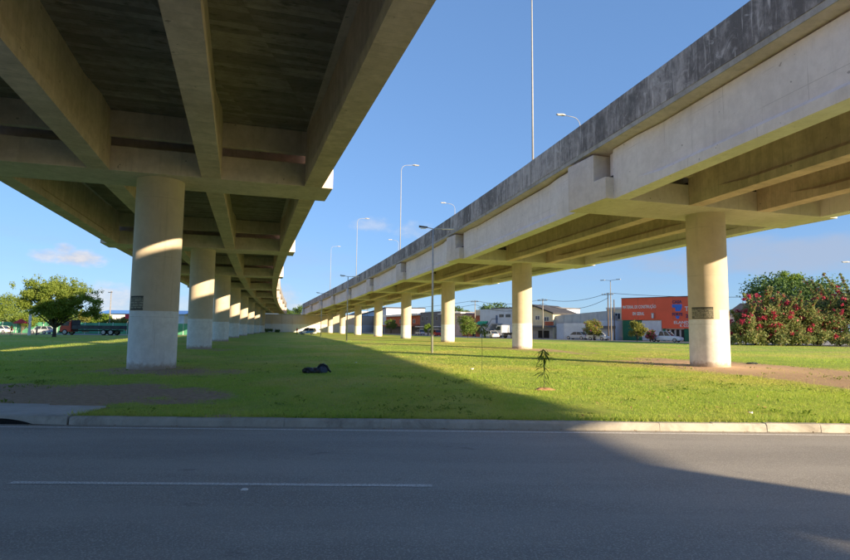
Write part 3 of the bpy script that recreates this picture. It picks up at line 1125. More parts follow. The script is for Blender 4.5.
# ------------------------------------------------------------------ foliage
def leaves(centres, radii, n, size, flat=0.8, shell=0.55, aspect=0.5):
    """leaf-shaped quads spread through a set of ellipsoid clumps"""
    centres = np.asarray(centres, float)
    radii = np.asarray(radii, float)
    if radii.ndim == 1:
        radii = np.repeat(radii[:, None], 3, 1)
        radii[:, 2] *= flat
    w = radii.prod(1) ** 0.67
    k = rng.choice(len(centres), n, p=w / w.sum())
    d = rng.normal(size=(n, 3))
    d /= np.linalg.norm(d, axis=1)[:, None]
    rr = (shell + (1 - shell) * rng.random(n)) * (1 + 0.16 * rng.normal(size=n))
    inner = rng.random(n) < 0.25
    rr[inner] *= rng.random(inner.sum())
    c = centres[k] + d * rr[:, None] * radii[k]
    u = rng.normal(size=(n, 3)) + d * 0.3
    u /= np.linalg.norm(u, axis=1)[:, None]
    v = np.cross(u, rng.normal(size=(n, 3)))
    v /= np.linalg.norm(v, axis=1)[:, None] + 1e-9
    s = size * (0.6 + 0.8 * rng.random(n))[:, None]
    q = np.stack([c - u * s * .5, c + v * s * aspect * .5, c + u * s * .5, c - v * s * aspect * .5], 1).reshape(-1, 3)
    return q


def leaf_obj(name, q, mat, parent):
    me = np_mesh(name, q, quads=np.arange(len(q)).reshape(-1, 4))
    return link(name, me, parent, mat)


def limbs(parent, h, r0, tips, mat, lean=(0, 0), fork=0.35, name='trunk'):
    b = MB()
    fk = Vector((lean[0], lean[1], h * fork))
    b.tube([(0, 0, -.2), (lean[0] * .5, lean[1] * .5, h * fork * .5), fk], [r0 * 1.25, r0, r0 * .85], 9)
    for t_ in tips:
        t_ = Vector(t_)
        mid = fk.lerp(t_, .5) + Vector((random.uniform(-.3, .3), random.uniform(-.3, .3), random.uniform(0, .4))) * (h / 8)
        b.tube([fk - Vector((0, 0, .1)), mid, t_], [r0 * .6, r0 * .36, r0 * .1], 6)
    return b.build(name, mat, parent)


def tree(name, loc, h, rad, label, leafmat, cat='tree', n=4500, size=.35, group=None, trunk_frac=.3, clumps=16, flat=.75, squash=1.0,
         bark='bark', r0=None, extra=None, top_bias=0.0):
    r = empty(name, loc, random.uniform(0, 6.28), label, cat, group)
    cs, rs = [], []
    cz = h * (trunk_frac + (1 - trunk_frac) * .5)
    hz = h * (1 - trunk_frac) * .5
    for i in range(clumps):
        a = 2.4 * i + random.uniform(-.3, .3)
        u = random.random() ** .5
        rr = u * rad * .72
        z = cz + hz * random.uniform(-.65, .75) * math.sqrt(max(0.05, 1 - u * u * .75)) * squash + top_bias * (1 - u)
        cs.append((rr * math.cos(a), rr * math.sin(a), z))
        rs.append(rad * random.uniform(.26, .44))
    tips = [(c[0] * .9, c[1] * .9, c[2]) for c in cs[:9]]
    limbs(r, h, r0 or h * .022, tips, M[bark], fork=trunk_frac * .9)
    leaf_obj('crown', leaves(cs, rs, n, size, flat), M[leafmat], r)
    if extra:
        em, en, es = extra
        o = leaf_obj('blossom', leaves([cs[j] for j in range(0, clumps)], [x * 1.05 for x in rs], en, es, flat, .9, .8), M[em], r)
    return r


def shrub(name, loc, h, rad, label, leafmat, n=2500, size=.25, group=None, extra=None, clumps=11, cat='shrub'):
    return tree(name, loc, h, rad, label, leafmat, cat, n, size, group, .06, clumps, .85, 1.0, 'bark_dark', h * .015, extra)


# big spreading acacia at the left
tl = gnd(54, 337)
r = empty('acacia_tree', (tl.x, tl.y, 0), 0, 'wide spreading tree with flat crown in front of the red truck', 'tree')
cs, rs = [], []
for i in range(84):
    a = random.uniform(0, 6.28)
    u = random.random() ** .55
    X = math.cos(a) * u * 5.7 + .3
    Y = math.sin(a) * u * 4.5
    zt = 8.0 - 2.6 * (abs(X + .6) / 6.5) ** 1.6 - .5 * (Y / 5) ** 2
    z = random.uniform(2.5 + .10 * abs(X), max(zt, 3.6))
    cs.append((X, Y, z))
    rs.append(random.uniform(.65, 1.25))
limbs(r, 8.4, .24, [(c[0] * .93, c[1] * .93, c[2] + .1) for c in cs[:18]], M['bark_dark'], fork=.17)
q = leaves(cs, rs, 40000, .27, .7, .35)
# thin feathery sprigs sticking out of the top
sp = [(random.uniform(-4.6, 5.6), random.uniform(-3, 3), 0) for _ in range(60)]
sp = [(x, y, 8.1 - 2.6 * (abs(x + .6) / 6.5) ** 1.6 + random.uniform(-.2, .95)) for x, y, _ in sp]
q = np.concatenate([q, leaves(sp, [random.uniform(.25, .5) for _ in sp], 2200, .24, 1.5, .2)])
leaf_obj('crown', q, M['leaf_acacia'], r)

# behind the camera at right: unseen tree added to shade the road corner
tree('street_tree', (30.3, -17.6, 0), 12.6, 2.5, 'unseen tree added behind the camera to shade the road corner', 'leaf_mid', n=7000, size=.4, trunk_frac=.42, clumps=22)

# trees at the left edge and behind the truck
tree('roadside_tree', (-78, 101, 0), 8.4, 5.0, 'round bushy tree cut by the left edge of the picture', 'leaf_acacia', n=6000, size=.33, trunk_frac=.22)
for i, (px, dpt, h, rad, lf, lb) in enumerate((
        (90, 128, 5.2, 3.3, 'leaf_yellow', 'yellow green bushy tree just left of the utility pole behind the truck'),
        (104, 126, 4.6, 2.6, 'leaf_bright', 'low bright shrub tree directly behind the truck bed'),
        (122, 126, 4.3, 2.8, 'leaf_yellow', 'low yellow green tree beside the red banner and the nearest left column'),
        (75, 150, 6.2, 4.2, 'leaf_mid', 'dark tree seen through the crown above the red truck cab'),
        (36, 132, 5.6, 3.6, 'leaf_bright', 'bright tree behind the red parasol at the left'),
        (58, 118, 4.6, 3.2, 'leaf_mid', 'bushy green tree right behind the lorry cab and the wide tree'),
        (24, 116, 4.4, 3.0, 'leaf_acacia', 'bushy tree rising over the red parasol'),
        (8, 140, 6.4, 4.6, 'leaf_mid', 'tree behind the green fence at the far left'))):
    X = (px - 425) / FPX * dpt
    tree('roadside_tree', (X, dpt, 0), h, rad, lb, lf, n=3000, size=.4, trunk_frac=.15, group='trees behind the left road', clumps=13)

# bougainvillea thicket and the trees behind it, right
BG = 'flowering bushes along the right avenue'
for px, py, h, rad, ex, lb in (
        (742, 345.5, 4.8, 2.2, 700, 'low dark flowering bush hugging the right side of the nearest right column'),
        (757, 345.5, 6.9, 3.0, 1300, 'tall arching bougainvillea with crimson tips below the dark round tree'),
        (776, 345.8, 6.3, 3.1, 1300, 'middle bougainvillea bush with crimson clusters at its top'),
        (795, 346, 6.0, 3.2, 800, 'greener bougainvillea bush with few red clusters, right of the middle one'),
        (815, 346.2, 5.9, 3.2, 1100, 'bougainvillea bush with scattered red clusters, second from the right edge'),
        (838, 346.5, 8.0, 3.6, 1000, 'tallest bougainvillea bush with long wild shoots near the right edge'),
        (862, 346.8, 8.8, 4.0, 800, 'bougainvillea bush cut off by the right edge of the picture')):
    p = gnd(px, py)
    s_ = shrub('bougainvillea', (p.x + 1.2, p.y + 1.2, 0), h, rad, lb, 'leaf_bougainvillea', 8500, .30, BG, ('bract_red', int(ex * .25), .26), 24)
    # skirt of low branches down to the ground
    sk = [(math.cos(k * .9) * rad * .8, math.sin(k * .9) * rad * .8, .7 + .35 * (k % 3)) for k in range(9)]
    leaf_obj('skirt', leaves(sk, [1.05] * 9, 2400, .30, .8, .3), M['leaf_bougainvillea'], s_)
    # flower heads bunch in places
    hd = []
    for k in range(int(10 + ex / 60)):
        a = random.uniform(0, 6.28)
        zz = random.uniform(.15, 1.0)
        e = rad * math.sqrt(max(.1, 1 - (2 * zz - 1) ** 2 * .8)) * random.uniform(.85, 1.02)
        hd.append((math.cos(a) * e, math.sin(a) * e, zz * h * .97))
    leaf_obj('flower_bunch', leaves(hd, [random.uniform(.22, .5) for _ in hd], 26 * len(hd), .24, .9, .2, .8), M['bract_red'], s_)['kind'] = 'stuff'
    # wild shoots
    sh = MB()
    pts = []
    for k in range(9 if h > 5 else 4):
        a = random.uniform(0, 6.28)
        e = random.uniform(.7, 1.15) * rad
        z1 = h * random.uniform(.92, 1.14)
        c0 = Vector((math.cos(a) * e * .4, math.sin(a) * e * .4, h * .6))
        c1 = Vector((math.cos(a) * e, math.sin(a) * e, z1))
        sh.tube([c0, c0.lerp(c1, .6) + Vector((0, 0, .35)), c1], [.03, .025, .012], 5)
        for j in range(7):
            pts.append(tuple(c0.lerp(c1, .35 + .65 * j / 6) + Vector((0, 0, .2 * (1 - j / 6)))))
    sh.build('shoot', M['stem_green'], s_)
    leaf_obj('shoot_leaf', leaves(pts, [.22] * len(pts), 60 * len(pts), .26, 1, .2), M['leaf_bougainvillea'], s_)
    leaf_obj('shoot_blossom', leaves(pts[::3], [.25] * len(pts[::3]), 10 * len(pts[::3]), .24, 1, .2, .8), M['bract_red'], s_)
tree('round_tree', (66.5, 102, 0), 12.9, 8.6, 'dark round tree rising behind the flowering bushes', 'leaf_dark', n=13000, size=.5, trunk_frac=.12, clumps=34)
tree('round_tree', (66.0, 101, 0), 13.0, 2.8, 'small bright green crown topping the dark round tree', 'leaf_bright', n=1800, size=.4, trunk_frac=.70, clumps=14)
tree('round_tree', (82, 92, 0), 10.5, 6.0, 'dark tree behind the bushes at the right edge', 'leaf_dark', n=6000, size=.5, trunk_frac=.2, clumps=16)

# ------------------------------------------------------------------ right avenue: pavement, road, buildings
E1 = Vector((62.0, 75.5, 0))
E2 = Vector((17.0, 120.5, 0))
E3 = Vector((-14.0, 200.0, 0))
E4 = Vector((-34.0, 300.0, 0))
AV = [Vector((150.0, 20.0, 0)), E1, E2, E3, E4]


def front(px):
    """point of the building line seen at a pixel column, and the direction of the facade (to the right)"""
    tx = ray(px, 331).x / ray(px, 331).y
    for a, b_ in ((E1, E2), (E2, E3), (E3, E4)):
        d = b_ - a
        den = d.x - tx * d.y
        if abs(den) < 1e-9:
            continue
        s = (tx * a.y - a.x) / den
        if -0.6 <= s <= 1.0 or (a is E3 and s > 0):
            if a is E1 and s > 1: continue
            if a is not E1 and s < 0: continue
            return a + d * s, (-d).normalized()
    return E2.copy(), Vector((.7, -.7, 0))


def strip(name, o0, o1, z, mat):
    L_, R__ = [], []
    for i, p in enumerate(AV):
        d = (AV[min(i + 1, len(AV) - 1)] - AV[max(i - 1, 0)]).normalized()
        nrm = Vector((-d.y, d.x, 0))      # toward the lawn is +? set below
        if nrm.dot(Vector((-1, -1, 0))) < 0:
            nrm = -nrm
        L_.append(p + nrm * o0)
        R__.append(p + nrm * o1)
    pts = L_ + R__[::-1]
    b = MB()
    n = len(AV)
    b.add([(p.x, p.y, z) for p in pts], [(i, i + 1, 2 * n - 2 - i, 2 * n - 1 - i) for i in range(n - 1)])
    o = b.build(name, mat)
    if o.data.polygons[0].normal.z < 0:
        o.data.flip_normals()
    return tag(o, kind='structure')


strip('avenue_pavement', -60, 2.6, 0.045, M['pavement'])
strip('avenue_road', 2.6, 9.5, 0.03, M['asphalt'])
sheet('side_road', [(-400, 128), (-400, 118), (-66, 102.2), (-48, 101.5), (-44, 108), (-64, 111)], 0.03, M['asphalt'])
sheet('side_yard', [(-400, 330), (-400, 129), (-66, 111.5), (-62, 230)], 0.045, M['ground_soil'])


def house(name, pxl, pxr, ytop, depth, label, cat='building', back=0.0):
    """Empty at the left foot of the facade: local x to the right along it, y to the back, z up; returns size"""
    pl, dl = front(pxl)
    pr, dr_ = front(pxr)
    d = (pr - pl).normalized()
    nb = Vector((-d.y, d.x, 0))
    if nb.y < 0: nb = -nb
    pl, pr = pl + nb * back, pr + nb * back
    # keep the pixel columns after moving back: rescale along the two rays
    if back:
        pl = pl * (1 + back / pl.length * .9) - nb * back * .9
        pr = pr * (1 + back / pr.length * .9) - nb * back * .9
        d = (pr - pl).normalized()
    wdt = (pr - pl).length
    h = hgt(.5 * (pxl + pxr), ytop, 0, .5 * (pl.y + pr.y))
    r = empty(name, (pl.x, pl.y, 0.045), math.atan2(d.y, d.x), label, cat)
    return r, wdt, h


def bx(name, mat, parent, *a):
    return MB().box(*a).build(name, M[mat], parent)


def window(parent, x0, x1, z0, z1, wallname='glass', y=0.0, frame='plaster_white', bars=1):
    f = MB()
    t = .07
    f.box(x0 - t, x1 + t, y - .06, y - .004, z0 - t, z0)
    f.box(x0 - t, x1 + t, y - .06, y - .004, z1, z1 + t)
    f.box(x0 - t, x0, y - .06, y - .004, z0, z1)
    f.box(x1, x1 + t, y - .06, y - .004, z0, z1)
    for k in range(bars):
        xm = x0 + (x1 - x0) * (k + 1) / (bars + 1)
        f.box(xm - .03, xm + .03, y - .055, y - .008, z0, z1)
    o = f.build('window', M[frame], parent)
    MB().box(x0, x1, y - .03, y - .003, z0, z1).build('pane', M[wallname], o)


def text_mesh(s, size, mat, parent, x, y, z, align='LEFT', sx=1.0, bold=.0):
    cu = bpy.data.curves.new('lettering', 'FONT')
    cu.body = s
    cu.size = size
    cu.align_x = align
    cu.extrude = .02
    cu.offset = bold
    cu.resolution_u = 2
    o = bpy.data.objects.new('lettering', cu)
    C.objects.link(o)
    dg = bpy.context.evaluated_depsgraph_get()
    me = bpy.data.meshes.new_from_object(o.evaluated_get(dg))
    bpy.data.objects.remove(o)
    bpy.data.curves.remove(cu)
    me.materials.clear()
    me.materials.append(mat)
    t_ = link('lettering', me, parent)
    t_.rotation_euler = (math.pi / 2, 0, 0)
    t_.location = (x, y, z)
    t_.scale = (sx, 1, 1)
    return t_


def px_x(root, px):
    """local x on a facade for a pixel column"""
    inv = Matrix.Rotation(-root.rotation_euler.z, 4, 'Z')
    o = Vector(root.location)
    d = ray(px, 331)
    ang = root.rotation_euler.z
    ex = Vector((math.cos(ang), math.sin(ang), 0))
    # ray (t*dx, t*dy) = o + s*ex
    det = d.x * (-ex.y) - d.y * (-ex.x)
    t = (o.x * (-ex.y) - o.y * (-ex.x)) / det
    p = Vector((d.x * t, d.y * t, 0))
    return (p - Vector((o.x, o.y, 0))).dot(ex), p


def px_z(root, px, py):
    s, p = px_x(root, px)
    return hgt(px, py, p.x, p.y) - root.location.z


# -- red building supplies store
st, Wd, H = house('building_store', 622, 712, 297.5, 18, 'red building supplies store with white lettering and blue emblem', 'store')
X = lambda p: px_x(st, p)[0]
Zt = lambda p, y: px_z(st, p, y)
zr = Zt(640, 320)
zr2 = Zt(675, 328.5)
xdoor0, xdoor1, xsh = X(642), X(661.5), X(662)
bx('wall', 'plaster_white', st, .05, Wd - .05, .35, 7, 0, H - .3)
bx('fascia', 'store_red', st, 0, Wd, 0, .345, zr, H)
bx('fascia', 'store_red', st, xsh, Wd, .003, .34, zr2, zr - .003)
for k in range(1, 5):
    bx('panel_joint', 'brick_red', st, Wd * k / 5 - .02, Wd * k / 5 + .02, -.006, -.001, zr + .05, H - .05)
bx('flashing', 'roof_dark', st, -.05, Wd + .05, -.05, .4, H + .003, H + .09)
bx('wall_panel', 'store_green', st, .1, xdoor0 - .05, .1, .34, 0, zr - .02)
sh = MB()
zd = 0.1
while zd < zr - .25:
    sh.box(xdoor0, xdoor1, .06, .3, zd, zd + .2)
    zd += .215
sh.build('roller_shutter', M['shutter_grey'], st)
bx('pillar', 'store_green', st, X(684), X(688.5), .12, .34, 0, zr2 - .02)
bx('pillar', 'store_green', st, xsh + .1, xsh + .5, .12, .34, 0, zr2 - .02)
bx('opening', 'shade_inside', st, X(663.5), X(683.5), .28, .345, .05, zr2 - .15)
for p in (665, 669, 674, 679):
    bx('shop_post', 'plaster_grey', st, X(p), X(p) + .28, .2, .27, .05, zr2 - .2)
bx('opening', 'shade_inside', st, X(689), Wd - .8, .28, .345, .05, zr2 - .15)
size1 = (Zt(635, 305.0) - Zt(635, 308.3)) * 1.35
t1 = text_mesh('MATERIAL DE CONSTRUÇÃO', size1, M['sign_white'], st, X(623.2), -.03, Zt(640, 308.4), 'LEFT', 1, .012)
t1.scale.x = (X(656.5) - X(623.2)) / max(t1.dimensions.x, .1)
t2 = text_mesh('EM GERAL', size1, M['sign_white'], st, X(633), -.03, Zt(640, 315.2), 'LEFT', 1, .012)
t2.scale.x = (X(644.6) - X(633)) / max(t2.dimensions.x, .1)
cx_ = X(677.8)
t3 = text_mesh('CASA', size1 * .92, M['sign_navy'], st, X(673), -.03, Zt(678, 303.3), 'LEFT', 1, .02)
t3.scale.x = (X(682.6) - X(673)) / max(t3.dimensions.x, .1)
t4 = text_mesh('FORTE', size1 * .85, M['sign_navy'], st, X(672.6), -.035, Zt(678, 315.6), 'LEFT', 1, .02)
t4.scale.x = (X(683) - X(672.6)) / max(t4.dimensions.x, .1)
# emblem: blue block with a notch narrowing to a point
ez = [Zt(678, y) for y in (304.3, 307.6, 311.3, 315.9, 319.0)]
b = MB()
poly = [(X(672.8), ez[0]), (X(682.8), ez[0]), (X(682.6), ez[1] - .1), (X(680.8), ez[2]), (X(676.2), ez[2]), (X(675.8), ez[1]), (X(672.8), ez[1])]
b.loft([[(x, -.02, z) for x, z in poly], [(x, -.002, z) for x, z in poly]])
b.build('emblem', M['sign_blue'], st)
b = MB()
poly = [(X(675.8), ez[3]), (X(680.2), ez[3]), (X(679.4), ez[4] + .1), (X(678), ez[4]), (X(676.6), ez[4] + .1)]
b.loft([[(x, -.02, z) for x, z in poly], [(x, -.002, z) for x, z in poly]])
b.build('emblem', M['sign_blue'], st)
text_mesh('TEM', size1 * 1.35, M['sign_white'], st, X(685.4), -.03, Zt(687, 311), 'LEFT', 1, .01)
text_mesh('2', size1, M['sign_navy'], st, X(686.2), -.03, Zt(687, 317.6), 'LEFT', 1, .02)
t5 = text_mesh('ELANDIA CONSTR', size1 * .85, M['sign_white'], st, X(674), -.03, Zt(680, 323.8), 'LEFT', 1.15, .01)
text_mesh('R. CONDE', size1 * .7, M['sign_white'], st, X(680), -.03, Zt(684, 326.9), 'LEFT', 1, .01)
ac = bx('floodlight', 'plaster_grey', st, X(652.5), X(654.5), -.35, -.01, Zt(653, 318.5), Zt(653, 313))
bx('lamp_glass', 'sign_white', ac, X(653.1), X(654.3), -.38, -.352, Zt(653, 318), Zt(653, 314))

# -- house right of the store with a dark roof
hs, Wd, H = house('house', 729, 752, 304.5, 10, 'white house with dark roof between the nearest right column and the bushes', 'house', 2.0)
bx('wall', 'plaster_white', hs, 0, Wd, 0, 9, 0, H * .72)
b = MB()
b.loft([[(-.5, -.8, H * .72), (Wd + .5, -.8, H * .72), (Wd + .5, 9.5, H * .72), (-.5, 9.5, H * .72)],
        [(.8, 3.4, H * 1.05), (Wd - .8, 3.4, H * 1.05), (Wd - .8, 5, H * 1.05), (.8, 5, H * 1.05)]])
b.build('roof', M['roof_dark'], hs)
window(hs, Wd * .2, Wd * .42, 1.3, 2.6)
window(hs, Wd * .6, Wd * .82, 1.3, 2.6)

# -- beige block and light wall left of the store
hs, Wd, H = house('building_block', 606, 622, 309.5, 12, 'beige flat roofed block between the utility poles and the red store', 'building', 3.0)
bx('wall', 'plaster_cream', hs, 0, Wd, 0, 12, 0, H)
bx('parapet', 'plaster_white', hs, -.1, Wd + .1, -.1, 12.1, H + .003, H + .35)
bx('annex', 'plaster_blue', hs, .1, Wd - .1, -2.9, -.01, 0, H * .62)
bx('awning', 'plaster_dark', hs, 0, Wd, -3.7, -2.91, H * .36, H * .45)
window(hs, Wd * .1, Wd * .38, H * .68, H * .86)
window(hs, Wd * .55, Wd * .85, H * .68, H * .86)

# -- grey metal warehouse
hs, Wd, H = house('warehouse', 552, 613, 313.0, 22, 'long grey corrugated warehouse behind the utility poles', 'warehouse', 1.0)
b = MB()
zt_l, zt_r = H - .55, H + .35
rib = .9
x = 0
while x < Wd - .01:
    x1 = min(x + rib, Wd)
    za, zb = zt_l + (zt_r - zt_l) * x / Wd, zt_l + (zt_r - zt_l) * x1 / Wd
    b = MB()
    b.loft([[(x + .005, 0, 2.6), (x1 - .005, 0, 2.6), (x1 - .005, .1, 2.6), (x + .005, .1, 2.6)],
            [(x + .005, 0, za), (x1 - .005, 0, zb), (x1 - .005, .1, zb), (x + .005, .1, za)]])
    o = b.build('metal_sheet', M['metal_sheet'], hs)
    o.location.y = .03 * (int(x / rib) % 2)
    x += rib
bx('wall', 'plaster_grey', hs, 0, Wd, .15, 20, 0, H - .6)
bx('gutter', 'roof_white', hs, -.1, Wd + .1, -.08, .14, 2.5, 2.62)
bx('boundary_wall', 'plaster_blue', hs, Wd * .12, Wd * .245, -.9, -.7, 0, 3.0)
bx('boundary_wall', 'plaster_white', hs, Wd * .26, Wd * .62, -1.2, -1.0, 0, 3.1)
bx('gate', 'plaster_dark', hs, Wd * .247, Wd * .258, -.95, -.75, 0, 2.8)
bx('boundary_wall', 'plaster_blue', hs, Wd * .64, Wd * .98, -.95, -.75, 0, 2.7)

# -- cream gabled house
hs, Wd, H = house('house', 531, 553, 307.5, 10, 'cream gabled house beside the second right column', 'house')
b = MB()
poly = [(0, 0), (Wd, 0), (Wd, H * .78), (Wd * .12, H * 1.04), (0, H * 1.0)]
b.loft([[(x, 0, z) for x, z in poly], [(x, 9, z) for x, z in poly]])
b.build('wall', M['plaster_cream'], hs)
b = MB()
poly = [(-.2, H * 1.0), (Wd * .12, H * 1.05), (Wd + .4, H * .775), (Wd + .4, H * .82), (Wd * .12, H * 1.10), (-.2, H * 1.05)]
b.loft([[(x, -.5, z) for x, z in poly], [(x, 9.3, z) for x, z in poly]])
b.build('roof', M['roof_dark'], hs)
window(hs, Wd * .22, Wd * .40, H * .60, H * .72, 'plaster_dark')
window(hs, Wd * .62, Wd * .82, H * .56, H * .68, 'plaster_dark')
bx('awning', 'plaster_dark', hs, -.2, Wd * 1.1, -2.4, -.02, H * .36, H * .41)
bx('shop_front', 'plaster_grey', hs, .1, Wd - .1, -.12, -.003, 0, H * .355)
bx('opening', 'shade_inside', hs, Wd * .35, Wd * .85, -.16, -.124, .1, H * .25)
bx('brick_wall', 'brick_red', hs, Wd * .66, Wd * 1.05, -.22, -.165, H * .42, H * .54)
bx('low_wall', 'plaster_white', hs, -.2, Wd * .25, -3.2, -3.0, 0, 1.9)

# -- blue-white two-storey building with outside stair
hs, Wd, H = house('building_block', 480, 531, 308.8, 14, 'pale blue two storey building with an outside stair', 'building')
X = lambda p: px_x(hs, p)[0]
Zt = lambda p, y: px_z(hs, p, y)
bx('wall', 'plaster_blue', hs, 0, Wd, 0, 14, 0, H)
bx('roof_edge', 'plaster_dark', hs, X(492), Wd + .1, -.15, 14.1, H + .003, H + .22)
window(hs, X(499.6), X(503.6), Zt(501, 317), Zt(501, 314.6), 'glass', 0, 'plaster_dark')
window(hs, X(506), X(510.4), Zt(508, 317), Zt(508, 314.6), 'glass', 0, 'plaster_dark')
window(hs, X(514), X(518), Zt(516, 317), Zt(516, 314.6), 'glass', 0, 'plaster_dark')
dr2 = bx('door', 'door_blue', hs, X(496), X(497.6), -.07, -.003, Zt(497, 323.5), Zt(497, 315.2))
n_st = 9
xa, xb, za, zb = X(488), X(496), .1, Zt(497, 323.5)
stm = MB()
for k in range(n_st):
    stm.box(xa + (xb - xa) * k / n_st, xa + (xb - xa) * (k + 1) / n_st - .005, -1.2, -.08, max(0, za + (zb - za) * k / n_st - .3), za + (zb - za) * (k + 1) / n_st)
stm.box(xb, xb + 2.2, -1.2, -.08, zb - .25, zb)
stm.build('stair', M['plaster_grey'], hs)
rl = MB()
rl.tube([(xa, -1.15, za + 1.0), (xb, -1.15, zb + 1.0), (xb + 2.2, -1.15, zb + 1.0)], .05, 6)
rl.build('handrail', M['steel_dark'], hs)
bx('door', 'plaster_dark', hs, X(500), X(502.5), -.06, -.003, 0, 2.4)
bx('panel', 'plaster_white', hs, X(503), X(512), -.05, -.003, 0, 2.9)
b = MB()
poly = [(-1.0, 2.75), (-.003, 3.5), (-.003, 3.62), (-1.05, 2.86)]
b.loft([[(X(478.5), y, z) for y, z in poly], [(X(488), y, z) for y, z in poly]])
b.build('awning', M['awning_green'], hs)

# -- brick house with cream tower
hs, Wd, H = house('house', 459, 482, 316, 10, 'red brick house with a cream water tank behind the round street tree', 'house', 1.0)
bx('wall', 'brick_red', hs, 0, Wd, 0, 9, 0, H)
bx('tank', 'plaster_cream', hs, Wd * .38, Wd * .82, 2, 5, H + .003, H + 1.5)
bx('roof', 'roof_tile', hs, -.2, Wd + .2, -.3, 9.2, H - .28, H - .004 + .002)
window(hs, Wd * .2, Wd * .4, 1.2, 2.4)
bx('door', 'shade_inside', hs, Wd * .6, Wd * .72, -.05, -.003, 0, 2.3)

# -- dark two-storey block and low shops
hs, Wd, H = house('building_block', 420, 461, 311.5, 12, 'dark grey two storey block behind the nearest median lamp', 'building')
X = lambda p: px_x(hs, p)[0]
bx('wall', 'plaster_dark', hs, 0, Wd * .55, 0, 12, 0, H)
bx('wall', 'plaster_pink', hs, Wd * .553, Wd, .2, 12, 0, H * .86)
for k in range(4):
    window(hs, Wd * (.05 + .125 * k), Wd * (.05 + .125 * k) + 1.3, H * .62, H * .8, 'glass', 0, 'plaster_grey')
bx('shop_front', 'plaster_grey', hs, .1, Wd * .54, -.25, -.003, 0, H * .33)
for k in range(4):
    bx('roller_shutter', 'shutter_grey', hs, Wd * (.03 + .13 * k), Wd * (.13 + .13 * k), -.3, -.254, .05, H * .27)
bx('awning', 'plaster_white', hs, -.2, Wd * .6, -1.6, -.255, H * .34, H * .38)
bx('roof', 'roof_white', hs, Wd * .5, Wd * 1.02, -.4, 12.3, H * .862, H * .90)

hs, Wd, H = house('building_block', 386, 420, 314.5, 14, 'low brick red shop row with white roof seen between the middle right columns', 'building')
bx('wall', 'brick_red', hs, 0, Wd, 0, 14, 0, H * .9)
bx('roof', 'roof_white', hs, -.4, Wd + .4, -1.0, 14.3, H * .903, H)
bx('shop_front', 'plaster_dark', hs, .2, Wd - .2, -.15, -.003, 0, H * .36)
bx('awning', 'roof_tile', hs, 0, Wd, -2.2, -.16, H * .38, H * .46)
for k in range(5):
    window(hs, Wd * (.06 + .19 * k), Wd * (.06 + .19 * k) + 2.0, H * .55, H * .72, 'plaster_dark')

hs, Wd, H = house('building_block', 357, 386, 313.0, 14, 'pale blue block far off between the sixth and fifth right columns', 'building')
bx('wall', 'plaster_blue', hs, 0, Wd, 0, 14, 0, H)
bx('roof', 'roof_dark', hs, -.3, Wd + .3, -.5, 14.2, H + .003, H + .35)
for k in range(5):
    window(hs, Wd * (.06 + .19 * k), Wd * (.06 + .19 * k) + 2.4, H * .5, H * .75, 'glass')
bx('shop_front', 'plaster_dark', hs, .3, Wd - .3, -.15, -.003, 0, H * .3)

hs, Wd, H = house('warehouse', 340, 357, 316.0, 14, 'grey white warehouse far off beside the abutment wall', 'warehouse')
bx('wall', 'plaster_grey', hs, 0, Wd, 0, 14, 0, H)
bx('roof', 'roof_white', hs, -.3, Wd + .3, -.4, 14.2, H + .003, H + .5)

# left background: fence, shed, parasol
fe = empty('fence', (-100, 118.0, 0), R_(-4.0), 'pale green panel fence behind the left road', 'fence')
for k in range(22):
    p = bx('fence_panel', 'fence_green', fe, k * 3.0 - 12, k * 3.0 - 9.06, 0, .06, .05, 2.3)
    bx('fence_post', 'plaster_white', fe, k * 3.0 - 9.05, k * 3.0 - 9.01 + .03, -.05, .1, 0, 2.4)
sg = empty('banner', (-61.0, 114.3, 0), 0, 'small red banner board just left of the nearest left column', 'banner')
bx('board', 'banner_red', sg, -.1, 1.6, 0, .08, 3.2, 4.1)
bx('post', 'pole_wood', sg, .6, .72, .085, .2, 0, 3.9)
sh_ = empty('shed', (-78, 150, 0), R_(-3), 'long low shed with blue roof far behind the truck', 'shed')
bx('wall', 'plaster_white', sh_, -10, 14, 0, 12, 0, 5.0)
b = MB()
b.loft([[(-10.5, -.6, 5.0), (14.5, -.6, 5.0), (14.5, 12.6, 5.0), (-10.5, 12.6, 5.0)], [(-10.5, 5.8, 6.1), (14.5, 5.8, 6.1), (14.5, 6.2, 6.1), (-10.5, 6.2, 6.1)]])
b.build('roof', M['car_blue'], sh_)
ks = empty('parasol', (gnd(20, 335.5).x * 1.02, gnd(20, 335.5).y * 1.02, 0), 0, 'red market parasol beside the left road', 'parasol')
MB().tube([(0, 0, 0), (0, 0, 2.5)], .03, 6).build('pole', M['pole_white'], ks)
b = MB()
b.loft([[(math.cos(a) * r_, math.sin(a) * r_, z) for a in [2 * math.pi * k / 8 for k in range(8)]] for r_, z in ((1.15, 1.95), (1.13, 2.02), (.05, 2.75))])
b.build('canopy', M['umbrella_red'], ks)
# stack under parasol: two seated sellers reduced to what shows, and a white post
tag(MB().tube([(0, 0, 0), (0, 0, 4.2)], [.22, .2], 10).build('gate_post', M['plaster_white']), 'thick white gate post beside the red parasol', 'post').location = (gnd(29, 335.3).x, gnd(29, 335.3).y, 0)
